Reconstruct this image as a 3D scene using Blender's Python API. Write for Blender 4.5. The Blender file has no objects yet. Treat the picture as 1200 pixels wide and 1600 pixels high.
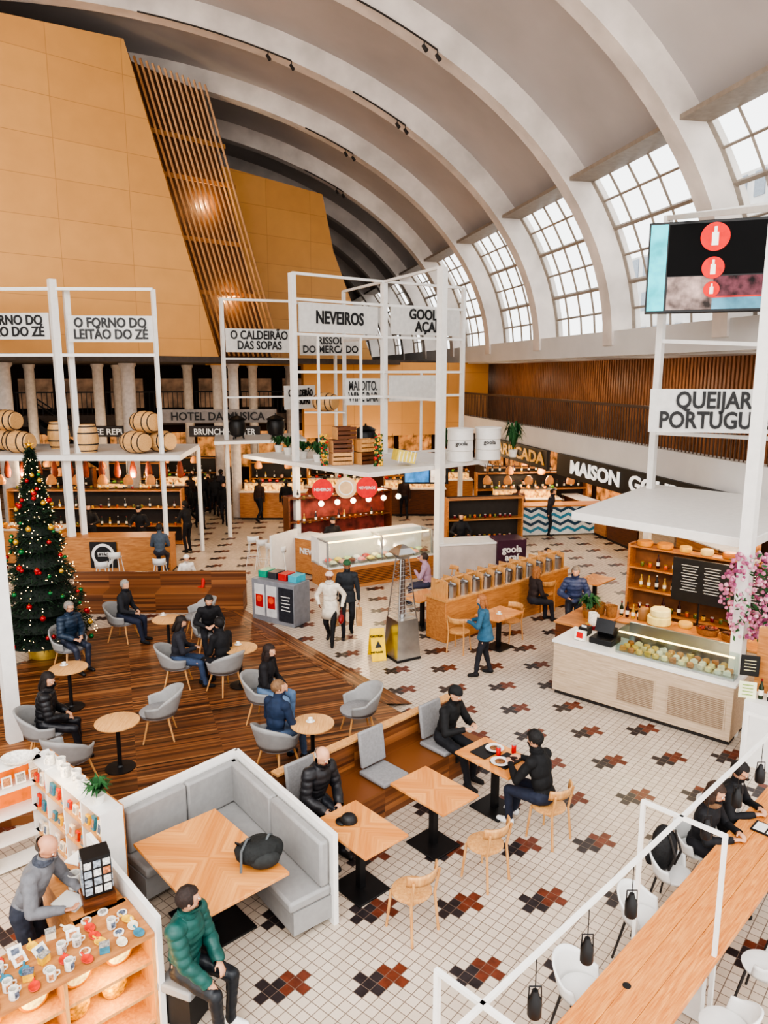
import bpy, bmesh, math, random
from mathutils import Vector, Matrix, noise
random.seed(7)
V=Vector; R=math.radians
SC=bpy.context.scene; COL=SC.collection
H=5.7; F=1155.0; PI=math.pi
CP,SP=math.cos(R(10.6)),math.sin(R(10.6))
def W(u,v,z=0.0):
    # survey helper: where a measured sight line meets the horizontal plane at height z
    r=(u-600)/F; p=(800-v)/F
    dy=CP+p*SP; dz=-SP+p*CP; t=(z-H)/dz
    return V((r*t,dy*t,z))
A=V((.743,.669,0)); B=V((.669,-.743,0)); UP=V((0,0,1))
def hv(h): return V((math.cos(R(h)),math.sin(R(h)),0))
# ------------------------------------------------------------ materials
def lin(c):
    return tuple(((x/255)/12.92 if x/255<=.04045 else ((x/255+.055)/1.055)**2.4) for x in c)+(1,)
MC={}
def base(name):
    m=bpy.data.materials.new(name); m.use_nodes=True; nt=m.node_tree
    return m,nt,nt.nodes['Principled BSDF']
def N(nt,t,**k):
    n=nt.nodes.new(t)
    for a,b in k.items():
        if a in n.inputs.keys(): n.inputs[a].default_value=b
        else: setattr(n,a,b)
    return n
def mat(c,rough=.6,metal=0,var=.12,scale=8,bump=0,emit=0,name=None):
    key=(c,rough,metal,var,scale,bump,emit)
    if key in MC: return MC[key]
    m,nt,b=base(name or 'surface_%d_%d_%d'%c)
    L=nt.links
    n=N(nt,'ShaderNodeTexNoise',Scale=scale,Detail=4.0)
    tc=N(nt,'ShaderNodeTexCoord'); L.new(tc.outputs['Object'],n.inputs['Vector'])
    rp=N(nt,'ShaderNodeValToRGB'); cl=lin(c)
    rp.color_ramp.elements[0].position=.3; rp.color_ramp.elements[1].position=.7
    rp.color_ramp.elements[0].color=tuple(x*(1-var) for x in cl[:3])+(1,)
    rp.color_ramp.elements[1].color=tuple(min(1,x*(1+var)) for x in cl[:3])+(1,)
    L.new(n.outputs['Fac'],rp.inputs['Fac']); L.new(rp.outputs['Color'],b.inputs['Base Color'])
    b.inputs['Roughness'].default_value=rough; b.inputs['Metallic'].default_value=metal
    if bump:
        bp=N(nt,'ShaderNodeBump',Strength=bump,Distance=.02); L.new(n.outputs['Fac'],bp.inputs['Height']); L.new(bp.outputs['Normal'],b.inputs['Normal'])
    if emit:
        L.new(rp.outputs['Color'],b.inputs['Emission Color']); b.inputs['Emission Strength'].default_value=emit
    MC[key]=m; return m
def wood(name,c1,c2,scale=(1,14,14),rough=.45):
    m,nt,b=base(name); L=nt.links
    tc=N(nt,'ShaderNodeTexCoord'); mp=N(nt,'ShaderNodeMapping'); mp.inputs['Scale'].default_value=scale
    n=N(nt,'ShaderNodeTexNoise',Scale=2.5,Detail=6.0,Distortion=.6); rp=N(nt,'ShaderNodeValToRGB')
    rp.color_ramp.elements[0].position=.3; rp.color_ramp.elements[1].position=.72
    rp.color_ramp.elements[0].color=lin(c1); rp.color_ramp.elements[1].color=lin(c2)
    L.new(tc.outputs['Object'],mp.inputs['Vector']); L.new(mp.outputs['Vector'],n.inputs['Vector']); L.new(n.outputs['Fac'],rp.inputs['Fac'])
    L.new(rp.outputs['Color'],b.inputs['Base Color']); b.inputs['Roughness'].default_value=rough
    return m
def parquet(name,c1,c2):
    m,nt,b=base(name); L=nt.links
    tc=N(nt,'ShaderNodeTexCoord'); s=N(nt,'ShaderNodeSeparateXYZ'); L.new(tc.outputs['Object'],s.inputs[0])
    def M(op,a,bb=None):
        q=N(nt,'ShaderNodeMath',operation=op)
        for i,x in enumerate((a,bb)):
            if x is None: continue
            if isinstance(x,(int,float)): q.inputs[i].default_value=x
            else: L.new(x,q.inputs[i])
        return q.outputs[0]
    ax=M('ABSOLUTE',s.outputs['X']); ay=M('ABSOLUTE',s.outputs['Y'])
    p=M('ADD',ax,ay); q=M('SUBTRACT',ax,ay)
    fl=M('FLOOR',M('MULTIPLY',q,14.0))
    cb=N(nt,'ShaderNodeCombineXYZ'); L.new(M('MULTIPLY',p,1.5),cb.inputs[0]); L.new(M('MULTIPLY',q,35.0),cb.inputs[1]); L.new(fl,cb.inputs[2])
    n=N(nt,'ShaderNodeTexNoise',Scale=1.0,Detail=3.0); L.new(cb.outputs[0],n.inputs['Vector'])
    wn=N(nt,'ShaderNodeTexWhiteNoise',noise_dimensions='1D'); L.new(fl,wn.inputs['W'])
    mx=M('ADD',M('MULTIPLY',n.outputs['Fac'],.65),M('MULTIPLY',wn.outputs['Value'],.35))
    rp=N(nt,'ShaderNodeValToRGB'); rp.color_ramp.elements[0].position=.25; rp.color_ramp.elements[1].position=.8
    rp.color_ramp.elements[0].color=lin(c1); rp.color_ramp.elements[1].color=lin(c2)
    L.new(mx,rp.inputs['Fac']); L.new(rp.outputs['Color'],b.inputs['Base Color']); b.inputs['Roughness'].default_value=.4
    return m
def strips(name,cols,width=.05,axis='Y',rough=.4):
    m,nt,b=base(name); L=nt.links
    tc=N(nt,'ShaderNodeTexCoord'); s=N(nt,'ShaderNodeSeparateXYZ'); L.new(tc.outputs['Object'],s.inputs[0])
    a=N(nt,'ShaderNodeMath',operation='DIVIDE'); L.new(s.outputs[axis],a.inputs[0]); a.inputs[1].default_value=width
    f=N(nt,'ShaderNodeMath',operation='FLOOR'); L.new(a.outputs[0],f.inputs[0])
    o='X' if axis!='X' else 'Y'
    a2=N(nt,'ShaderNodeMath',operation='MULTIPLY_ADD'); L.new(s.outputs[o],a2.inputs[0]); a2.inputs[1].default_value=.8; L.new(f.outputs[0],a2.inputs[2])
    f2=N(nt,'ShaderNodeMath',operation='FLOOR'); L.new(a2.outputs[0],f2.inputs[0])
    cb=N(nt,'ShaderNodeCombineXYZ'); L.new(f.outputs[0],cb.inputs[0]); L.new(f2.outputs[0],cb.inputs[1])
    w=N(nt,'ShaderNodeTexWhiteNoise',noise_dimensions='2D'); L.new(cb.outputs[0],w.inputs['Vector'])
    rp=N(nt,'ShaderNodeValToRGB'); cr=rp.color_ramp
    cr.elements[0].color=lin(cols[0]); cr.elements[1].color=lin(cols[-1])
    for i,c in enumerate(cols[1:-1]):
        e=cr.elements.new((i+1)/(len(cols)-1)); e.color=lin(c)
    L.new(w.outputs['Value'],rp.inputs['Fac']); L.new(rp.outputs['Color'],b.inputs['Base Color']); b.inputs['Roughness'].default_value=rough
    return m
def brick(name,c1,c2,mortar,bw,bh,ms,rough=.5,xz=False,rot=0,off=0.0,mul=.22):
    m,nt,b=base(name); L=nt.links
    tc=N(nt,'ShaderNodeTexCoord'); out=tc.outputs['Object']
    if xz:
        s=N(nt,'ShaderNodeSeparateXYZ'); cb=N(nt,'ShaderNodeCombineXYZ'); L.new(out,s.inputs[0]); L.new(s.outputs['X'],cb.inputs[0]); L.new(s.outputs['Z'],cb.inputs[1]); out=cb.outputs[0]
    if rot:
        mp=N(nt,'ShaderNodeMapping'); mp.inputs['Rotation'].default_value=(0,0,rot); L.new(out,mp.inputs['Vector']); out=mp.outputs[0]
    k=N(nt,'ShaderNodeTexBrick'); k.offset=off; k.squash=1
    k.inputs['Scale'].default_value=1; k.inputs['Brick Width'].default_value=bw; k.inputs['Row Height'].default_value=bh; k.inputs['Mortar Size'].default_value=ms
    k.inputs['Color1'].default_value=lin(c1); k.inputs['Color2'].default_value=lin(c2); k.inputs['Mortar'].default_value=lin(mortar)
    L.new(out,k.inputs['Vector'])
    n=N(nt,'ShaderNodeTexNoise',Scale=1.3,Detail=8.0); L.new(out,n.inputs['Vector'])
    mx=N(nt,'ShaderNodeMixRGB',blend_type='MULTIPLY',Fac=mul); L.new(k.outputs['Color'],mx.inputs[1]); L.new(n.outputs['Fac'],mx.inputs[2])
    L.new(mx.outputs[0],b.inputs['Base Color']); b.inputs['Roughness'].default_value=rough
    return m
def glassm(name,tint=(235,245,245),gl=.12):
    m,nt,b=base(name); nt.nodes.remove(b); L=nt.links
    o=nt.nodes['Material Output']; t=N(nt,'ShaderNodeBsdfTransparent',Color=lin(tint)); g=N(nt,'ShaderNodeBsdfGlossy',Roughness=.05); x=N(nt,'ShaderNodeMixShader',Fac=gl)
    L.new(t.outputs[0],x.inputs[1]); L.new(g.outputs[0],x.inputs[2]); L.new(x.outputs[0],o.inputs['Surface']); return m
WHITE=mat((226,224,220),.45,0,.04); PLASTIC=mat((220,220,218),.35,0,.03); BLACK=mat((24,24,26),.45,0,.2); DARK=mat((48,44,42),.6)
GREYF=mat((138,137,138),.85,0,.1,30,.2); GREYL=mat((150,149,148),.6,0,.06,12); OAK=wood('oak',(186,132,80),(216,168,112),(14,14,2)); STEEL=mat((190,190,190),.28,1,.06)
TABLEW=parquet('parquet_oak',(200,128,68),(232,172,108)); LONGW=wood('pine_board',(190,112,54),(228,162,96),(2,30,3)); ROUNDW=wood('round_top_oak',(196,144,90),(222,176,122),(2,20,2))
LIGHTW=wood('pale_ash_board',(176,154,130),(204,184,160),(1.2,8,14)); HONEY=wood('honey_ply',(164,106,60),(200,142,88),(1.5,6,10)); DKW=wood('dark_walnut_board',(70,38,20),(120,68,36),(1.5,8,20))
GLASS=glassm('clear_glass'); GOLD=mat((212,160,60),.3,.9,.1); WARM=mat((255,205,130),.5,0,.02,emit=8.0); RED=mat((200,30,28),.4); GREEN=mat((40,86,44),.7,0,.35,20)
# ------------------------------------------------------------ geometry kit
class G:
    def __init__(s): s.b=bmesh.new(); s.m=0
    def _t(s,vs):
        fs=set()
        for v in vs: fs.update(v.link_faces)
        for f in fs: f.material_index=s.m
    def box(s,c,d,rz=0,rx=0,ry=0):
        M=Matrix.Translation(V(c))@Matrix.Rotation(R(rz),4,'Z')@Matrix.Rotation(R(rx),4,'X')@Matrix.Rotation(R(ry),4,'Y')@Matrix.Diagonal((d[0],d[1],d[2],1))
        s._t(bmesh.ops.create_cube(s.b,size=1,matrix=M)['verts']); return s
    def cyl(s,p0,p1,r0,r1=None,n=12):
        p0,p1=V(p0),V(p1); r1=r0 if r1 is None else r1; d=p1-p0
        M=Matrix.Translation((p0+p1)/2)@d.to_track_quat('Z','Y').to_matrix().to_4x4()
        s._t(bmesh.ops.create_cone(s.b,cap_ends=True,segments=n,radius1=max(r0,.0005),radius2=max(r1,.0005),depth=d.length,matrix=M)['verts']); return s
    def sph(s,c,r,n=10,rot=None):
        r=(r,r,r) if not hasattr(r,'__len__') else r
        M=Matrix.Translation(V(c))@(rot.to_4x4() if rot else Matrix.Identity(4))@Matrix.Diagonal((*r,1))
        s._t(bmesh.ops.create_uvsphere(s.b,u_segments=n,v_segments=max(4,n*2//3),radius=1,matrix=M)['verts']); return s
    def lathe(s,prof,c=(0,0,0),n=16,sx=1,sy=1):
        c=V(c); rings=[[s.b.verts.new(c+V((r*sx*math.cos(2*PI*i/n),r*sy*math.sin(2*PI*i/n),z))) for i in range(n)] for r,z in prof]
        for a,b in zip(rings,rings[1:]):
            for i in range(n):
                s.b.faces.new((a[i],a[(i+1)%n],b[(i+1)%n],b[i])).material_index=s.m
        for q,rv in ((rings[0],1),(rings[-1],0)):
            try: s.b.faces.new(q[::-1] if rv else q).material_index=s.m
            except: pass
        return s
    def grid(s,f,nu,nv):
        P=[[s.b.verts.new(f(i/nu,j/nv)) for j in range(nv+1)] for i in range(nu+1)]
        for i in range(nu):
            for j in range(nv): s.b.faces.new((P[i][j],P[i+1][j],P[i+1][j+1],P[i][j+1])).material_index=s.m
        return s
    def prism(s,poly,z0,z1):
        a=[s.b.verts.new((p[0],p[1],z0)) for p in poly]; b=[s.b.verts.new((p[0],p[1],z1)) for p in poly]; n=len(a)
        s.b.faces.new(a[::-1]).material_index=s.m; s.b.faces.new(b).material_index=s.m
        for i in range(n): s.b.faces.new((a[i],a[(i+1)%n],b[(i+1)%n],b[i])).material_index=s.m
        return s
    def tube(s,pts,r,n=8):
        for a,b in zip(pts,pts[1:]): s.cyl(a,b,r,n=n)
        for p in pts[1:-1]: s.sph(p,r*1.0,n)
        return s
    def face(s,pts):
        s.b.faces.new([s.b.verts.new(p) for p in pts]).material_index=s.m; return s
    def done(s,name,mats,parent=None,loc=(0,0,0),rz=0,smooth=True,bev=0,solid=0,sub=0,**k):
        bmesh.ops.recalc_face_normals(s.b,faces=s.b.faces) if not solid else None
        me=bpy.data.meshes.new(name); s.b.to_mesh(me); s.b.free()
        for m in (mats if isinstance(mats,(list,tuple)) else [mats]): me.materials.append(m)
        if smooth:
            for p in me.polygons: p.use_smooth=True
            me.set_sharp_from_angle(angle=R(38))
        o=bpy.data.objects.new(name,me); COL.objects.link(o); o.location=loc; o.rotation_euler[2]=R(rz)
        if parent: o.parent=parent
        if solid: q=o.modifiers.new('thickness','SOLIDIFY'); q.thickness=solid; q.offset=0
        if bev: q=o.modifiers.new('bevel','BEVEL'); q.width=bev; q.segments=2; q.limit_method='ANGLE'
        for a,b in k.items(): o[a]=b
        return o
def T(name,cat,label,loc=(0,0,0),rz=0,group=None):
    o=bpy.data.objects.new(name,None); COL.objects.link(o); o.empty_display_size=.1
    o.location=loc; o.rotation_euler[2]=R(rz); o['category']=cat; o['label']=label
    if group: o['group']=group
    return o
def dup(root,loc,rz=None,label=None,group=None):
    def cp(o,par):
        n=o.copy(); COL.objects.link(n)
        if par is not None: n.parent=par
        for c in [x for x in o.children]: cp(c,n)
        return n
    n=cp(root,None); n.location=loc
    if rz is not None: n.rotation_euler[2]=R(rz)
    if label: n['label']=label
    if group: n['group']=group; root['group']=group
    return n
def tag(o,cat,label,group=None):
    o['category']=cat; o['label']=label
    if group: o['group']=group
    return o
def text(body,size,m,loc,n,parent=None,ext=.012,bold=.012,name='lettering',up=UP,fit=0):
    cu=bpy.data.curves.new('c','FONT'); cu.body=body; cu.size=size; cu.extrude=ext; cu.offset=bold*size; cu.align_x='CENTER'; cu.align_y='CENTER'; cu.space_line=.85; cu.resolution_u=3
    to=bpy.data.objects.new('c',cu); COL.objects.link(to)
    me=bpy.data.meshes.new_from_object(to.evaluated_get(bpy.context.evaluated_depsgraph_get()))
    bpy.data.objects.remove(to); me.materials.clear(); me.materials.append(m)
    sx=1
    if fit and len(me.vertices): xs=[v.co.x for v in me.vertices]; sx=fit/(max(xs)-min(xs))
    n=V(n).normalized(); x=V(up).cross(n).normalized(); u=n.cross(x)
    Mx=Matrix((( x.x*sx,u.x,n.x,loc[0]),(x.y*sx,u.y,n.y,loc[1]),(x.z*sx,u.z,n.z,loc[2]),(0,0,0,1)))
    o=bpy.data.objects.new(name,me); COL.objects.link(o)
    if parent:
        o.parent=parent; pm=Matrix.Translation(parent.location)@parent.rotation_euler.to_matrix().to_4x4()
        Mx=pm.inverted()@Mx
    me.transform(Mx); return o
# ------------------------------------------------------------ people
SKIN=(206,156,126)
def caps(g,p0,p1,r0,r1,n=10):
    g.cyl(p0,p1,r0,r1,n); g.sph(p0,r0*1.01,n); g.sph(p1,r1*1.01,n)
def ik(a,b,l1,l2,pole):
    d=b-a; D=min(d.length,l1+l2-.002); d.normalize()
    x=(l1*l1-l2*l2+D*D)/(2*D); h=math.sqrt(max(0,l1*l1-x*x))
    pp=pole-d*pole.dot(d); pp.normalize()
    return a+d*x+pp*h, a+d*D
def hand(g,w,d,palmn,side,curl):
    d=d.normalized(); side=(side-d*side.dot(d)).normalized(); pn=d.cross(side); pn=pn if pn.dot(palmn)>0 else -pn
    M=Matrix((side,d,pn)).transposed()
    g.sph(w+d*.045,(.038,.05,.016),8,M)
    for i,(o,l) in enumerate(((.028,.068),(.010,.076),(-.009,.071),(-.027,.056))):
        b0=w+d*(.082-abs(o-.005)*.2)+side*o
        a1=curl*(.9+.12*i); b1=b0+(d*math.cos(a1)+pn*math.sin(a1))*l*.5; a2=a1*2.1; b2=b1+(d*math.cos(a2)+pn*math.sin(a2))*l*.5
        caps(g,b0,b1,.0095,.0088,6); caps(g,b1,b2,.0088,.0075,6)
    t0=w+d*.03+side*.03; t1=t0+(side*.8+d*.6+pn*.3).normalized()*.035; t2=t1+(d*.9+side*.2+pn*.4).normalized()*.03
    caps(g,t0,t1,.012,.0105,6); caps(g,t1,t2,.0105,.0085,6)
NP=[0]
def person(xy,hd,pose='sit',top=(40,42,48),bot=(38,40,48),hair=('short',(40,30,24)),label='',z0=0.0,h=1.72,hands=None,lean=8,look=(0,0),coat=0,seat=.45,shoe=(30,28,28),puff=0,skin=SKIN,feet=None,scarf=None,beard=None,glasses=0,side=0):
    NP[0]+=1; dist=math.hypot(xy[0],xy[1]); vox=.0095 if dist<7.2 else (.0125 if dist<11.5 else (.017 if dist<17 else .024))
    s=h/1.75; ln=R(lean)
    pz=(seat+.115)/s if pose=='sit' else .925
    if pose=='walk': pz=.905
    pel=V((0,0,pz)); dirv=V((math.sin(R(side)),math.sin(ln),math.cos(ln))).normalized()
    nb=pel+dirv*.50; ch=pel+dirv*.34; wa=pel+dirv*.17
    Rl=Matrix.Rotation(-ln,3,'X')
    hc=nb+V((dirv.x*.16,math.sin(ln*.7)*.16+.015,math.cos(ln*.7)*.165))
    Mh=Matrix.Rotation(R(look[0]),3,'Z')@Matrix.Rotation(-R(look[1]),3,'X')
    sh=[nb-dirv*.06+V((x*.165,0,0)) for x in (-1,1)]
    hp=[pel+V((x*.09,0,-.02)) for x in (-1,1)]
    if hands is None:
        hands=[(-.09,.30,pz+.10),(.10,.32,pz+.09)] if pose=='sit' else [(-.25,.06,.80),(.25,.02,.80)]
    if feet is None:
        feet={'sit':[(-.10,.43,.07),(.11,.50,.07)],'stand':[(-.10,0,.07),(.11,.03,.07)],'walk':[(-.07,.26,.08),(.08,-.24,.13)]}[pose]
    segs=[]; g=G()
    def S(a,b,r0,r1,t): caps(g,a,b,r0,r1); segs.append((a,b,(r0+r1)/2,t))
    g.sph(pel,(.16,.118,.125),12,Rl); segs.append((pel+V((-.07,0,-.03)),pel+V((.07,0,-.03)),.10,'bot'))
    g.sph(wa,(.145,.108,.15),12,Rl); g.sph(ch,(.165,.118,.19),12,Rl); segs.append((wa-dirv*.05,nb-dirv*.02,.13,'top'))
    g.sph(nb-dirv*.08,(.15,.085,.07),10,Rl)
    S(sh[0],sh[1],.062,.062,'top')
    caps(g,nb-dirv*.03,hc-V((0,.01,.06)),.056,.05); segs.append((nb+dirv*.03,hc,.05,'skin'))
    hw=[]
    for i,x in enumerate((-1,1)):
        e,w=ik(sh[i],V(hands[i]),.285,.255,V((x*.7,-.55,-.6)))
        S(sh[i],e,.054,.043,'top'); S(e,w,.042,.029,'top'); d=(w-e).normalized(); hw.append(w+d*.08)
        segs.append((w+d*.03,w+d*.17,.03,'skin'))
        flat = pose=='sit'
        hand(g,w,d,V((0,0,-1)) if flat else V((-x,0,0)),V((-x,0,.1)) if flat else V((0,1,0)),.35 if flat else .45)
        k,an=ik(hp[i],V(feet[i]),.435,.415,V((x*.12,1,.15)))
        S(hp[i],k,.083,.058,'bot'); S(k,an,.056,.038,'bot')
        fd=V((x*.15,1,-.12 if pose!='walk' or i==0 else -.7)).normalized()
        b0=an+V((0,-.03,-.025)); b1=an+fd*.14+V((0,0,-.03))
        caps(g,b0,b1,.038,.032); segs.append((b0,b1,.045,'shoe'))
    def hp_(x,y,z): return hc+Mh@V((x,y,z))
    g.sph(hp_(0,-.008,.02),(.076,.096,.098),14,Mh); g.sph(hp_(0,.022,-.045),(.058,.066,.068),12,Mh)
    g.sph(hp_(0,.078,-.082),(.026,.018,.018),8,Mh)
    caps(g,hp_(0,.088,.015),hp_(0,.106,-.022),.009,.014,8); g.sph(hp_(0,.078,.03),(.05,.014,.012),8,Mh)
    for x in (-1,1): g.sph(hp_(x*.078,-.005,-.005),(.01,.018,.03),8,Mh)
    tmp=g.done('tmp',[],smooth=False)
    for v in tmp.data.vertices: v.co*=s
    q=tmp.modifiers.new('r','REMESH'); q.mode='VOXEL'; q.voxel_size=vox; q.adaptivity=0
    q=tmp.modifiers.new('s','SMOOTH'); q.factor=.5; q.iterations=2 if vox<.012 else 3
    me=bpy.data.meshes.new_from_object(tmp.evaluated_get(bpy.context.evaluated_depsgraph_get())); bpy.data.objects.remove(tmp)
    me.name='person'; me.materials.clear(); me.materials.append(mat(skin,.5,0,.06,20))
    me.shade_smooth()
    o=bpy.data.objects.new('person',me); COL.objects.link(o); o.location=(xy[0],xy[1],z0); o.rotation_euler[2]=R(hd-90)
    tag(o,'person',label)
    S2=[(a*s,(b-a)*s,((b-a)*s).length_squared or 1e-9,r*s,t) for a,b,r,t in segs]
    vt=[]
    for v in me.vertices:
        c=v.co; best=9;bt=''
        for a,ab,l2,r,t in S2:
            k=(c-a).dot(ab)/l2; k=0 if k<0 else (1 if k>1 else k)
            dd=(c-a-ab*k).length-r
            if dd<best: best=dd;bt=t
        if bt=='bot' and coat and c.z>(pz-.05)*s: bt='top'
        vt.append(bt)
    nor=[v.normal.copy() for v in me.vertices]
    for t,nm,c,off in (('bot','trousers',bot,.008),('top','jacket',top,.013+puff*.012),('shoe','shoes',shoe,.008)):
        b=bmesh.new(); mp={}
        for p in me.polygons:
            vs=list(p.vertices)
            cnt=sum(vt[i]==t for i in vs)
            if cnt*2>=len(vs) and cnt>0:
                nv=[]
                for i in vs:
                    if i not in mp:
                        c0=me.vertices[i].co; e=off
                        if t!='shoe': e+=.009*noise.noise(c0*9+V((NP[0],0,0)))+.005*noise.noise(c0*22)
                        if puff and t=='top': e+=.009*abs(math.sin(c0.z*42))
                        mp[i]=b.verts.new(c0+nor[i]*e)
                    nv.append(mp[i])
                b.faces.new(nv)
        if t=='top' and coat:
            gg=G(); gg.b.free(); gg.b=b
            gg.lathe([(.135,pz*s+.14),(.165,pz*s),(.19,(pz-.15)*s),(.205,(pz-coat)*s),(.17,(pz-coat+.01)*s)],n=20,sx=1.0,sy=.82)
        m2=bpy.data.meshes.new(nm); b.to_mesh(m2); b.free(); m2.shade_smooth(); m2.materials.append(mat(c,.8 if not puff else .45,0,.15,14,.15))
        co=bpy.data.objects.new(nm,m2); COL.objects.link(co); co.parent=o
    st,hcol=hair; hm=mat(hcol,.7,0,.3,40,.4)
    def hs(x,y,z): return (hp_(x,y,z))*s
    g=G()
    if st in('short','long','bald'):
        k=1.1
        g.sph(hs(0,-.012,.024),(.08*k*s,.098*k*s,.098*k*s),22,Mh)
        rm=[]
        inv=Mh.inverted()
        for v in g.b.verts:
            l=inv@(v.co-hc*s)
            if (l.y>.045*s and l.z<.062*s) or (l.z<-.035*s and l.y>-.04*s) or l.z<-.075*s: rm.append(v)
            elif st=='bald' and (l.z>.045*s or l.y>.0): rm.append(v)
            else: v.co+=noise.noise_vector(v.co*35)*.008
        bmesh.ops.delete(g.b,geom=rm,context='VERTS')
    if st=='long':
        g.sph(hs(0,-.07,-.09),(.085*s,.045*s,.15*s),12,Mh)
        for x in (-1,1): g.sph(hs(x*.072,.0,-.08),(.024*s,.05*s,.12*s),10,Mh)
    if st in('beanie','cap'):
        g.sph(hs(0,-.01,.045),(.09*s,.106*s,.085*s),16,Mh)
        rm=[v for v in g.b.verts if (Mh.inverted()@(v.co-hc*s)).z<.03*s]; bmesh.ops.delete(g.b,geom=rm,context='VERTS')
        if st=='beanie': g.lathe([(.092*s,0),(.097*s,.012*s),(.095*s,.035*s),(.088*s,.04*s)],hs(0,-.01,.028),16)
        else:
            pts=[hs(math.cos(a)*.075,.07+math.sin(a)*.09,.045) for a in [PI*i/8 for i in range(9)]]; g.face(pts)
        g.done(st if st=='beanie' else 'cap',mat(hcol,.8,0,.15,30,.2),o)
        g=G(); g.sph(hs(0,-.05,-.01),(.076*s,.058*s,.05*s),10,Mh); hm=mat((50,36,28),.8,0,.2)
    g.done('hair',hm,o)
    if dist<15:
        for x in (-1,1):
            g=G(); g.sph(hs(x*.031,.086,.012),(.012*s,.007*s,.006*s),8,Mh); g.m=1; g.sph(hs(x*.031,.092,.012),.0048*s,6); g.done('eye',[mat((225,220,215),.3),mat((35,24,20),.2)],o)
        g=G(); g.sph(hs(0,.088,-.052),(.022*s,.008*s,.006*s),8,Mh); g.done('mouth',mat((150,78,70),.5),o)
        if glasses:
            g=G()
            for x in (-1,1): g.tube([hs(x*.032+.022*math.cos(a),.105,.01+.017*math.sin(a)) for a in [2*PI*i/10 for i in range(11)]],.0025,5); g.cyl(hs(x*.054,.105,.012),hs(x*.082,.0,.012),.0025)
            g.done('glasses',BLACK,o)
    if beard:
        g=G(); g.sph(hs(0,.035,-.075),(.056*s,.062*s,.045*s),12,Mh); g.done('beard',mat(beard,.8,0,.2,40),o)
    if scarf:
        g=G(); g.lathe([(.07,-.03),(.092,-.01),(.09,.03),(.066,.045)],nb*s+V((0,.01,.02)),14); g.done('collar',mat(scarf,.9,0,.3,30,.6),o,bev=0)
    M=Matrix.Translation(o.location)@Matrix.Rotation(R(hd-90),4,'Z')
    return o,[M@(w*s) for w in hw]
# ============================================================ CAMERA, WORLD, LIGHT
cam=bpy.data.cameras.new('camera'); co=bpy.data.objects.new('camera',cam); COL.objects.link(co)
co.location=(0,0,H); co.rotation_euler=(R(90-10.6),0,0); cam.sensor_fit='VERTICAL'; cam.sensor_height=36; cam.lens=F/1600*36; cam.clip_end=300; SC.camera=co
w=bpy.data.worlds.new('daylight'); SC.world=w; w.use_nodes=True
bg=w.node_tree.nodes['Background']; bg.inputs[0].default_value=(1,.985,.97,1); bg.inputs[1].default_value=2.3
SC.view_settings.view_transform='AgX'
try: SC.view_settings.look='AgX - High Contrast'
except: pass
SC.view_settings.exposure=.12
def area(loc,tgt,sx,sy,e,c=(1,1,1)):
    l=bpy.data.lights.new('daylight','AREA'); l.shape='RECTANGLE'; l.size=sx; l.size_y=sy; l.energy=e; l.color=c
    o=bpy.data.objects.new('fill_lamp',l); COL.objects.link(o); o.location=loc; o.rotation_euler=(V(tgt)-V(loc)).to_track_quat('-Z','Y').to_euler(); tag(o,'light','soft fill lamp added out of view to brighten the hall'); return o
def pt(loc,e,c=(1,.74,.46),r=.12):
    l=bpy.data.lights.new('warm','POINT'); l.energy=e; l.color=c; l.shadow_soft_size=r
    o=bpy.data.objects.new('warm_or_fill_lamp',l); COL.objects.link(o); o.location=loc; tag(o,'light','warm lamp of a stall or slat screen, or added gallery fill'); return o
area((-3,-5,12),(1,15,1),14,7,1350,(1,.975,.94))  # both area lamps are added fill, out of view, standing in for daylight
area((-14,8,13),(2,20,4),8,5,650,(1,.96,.92))
# ============================================================ HALL
def LP(d,o,z): return V((-.211*d+.977*o,.977*d+.211*o,z))
Rv=V((.977,.211,0)); LR=12.2
def ell(a,b,ph): return -5+a*math.cos(ph),6.5+b*math.sin(ph)
CEIL=mat((180,173,170),.75,0,.12,.35,name='painted_plaster_vault'); RIB=mat((210,200,192),.7,0,.18,.9,.1,name='painted_concrete_rib'); WALLW=mat((204,202,200),.6,0,.05,1)
g=G(); ph0=math.asin(4.5/10.4)
g.grid(lambda u,v:LP(5+u*75,*ell(16.6,10.4,ph0+(PI-ph0)*v)),15,40); g.done('ceiling',CEIL,kind='structure')
RD=[10,15,20,25,30,35,40,45,50,55,60,65,70,75]
for d in RD:
    g=G()
    for sd in (-.26,.26): g.grid(lambda u,v:LP(d+sd,*ell(15.9+.9*u,9.7+.9*u,PI*v)),1,56)
    g.grid(lambda u,v:LP(d-.26+.52*u,*ell(15.9,9.7,PI*v)),1,56)
    bmesh.ops.remove_doubles(g.b,verts=g.b.verts,dist=.001)
    g.done('trim_%d'%(RD.index(d)+1),RIB,kind='structure')
FR=mat((140,128,116),.5); WG=glassm('window_glass',(244,248,250),.05)
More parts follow.
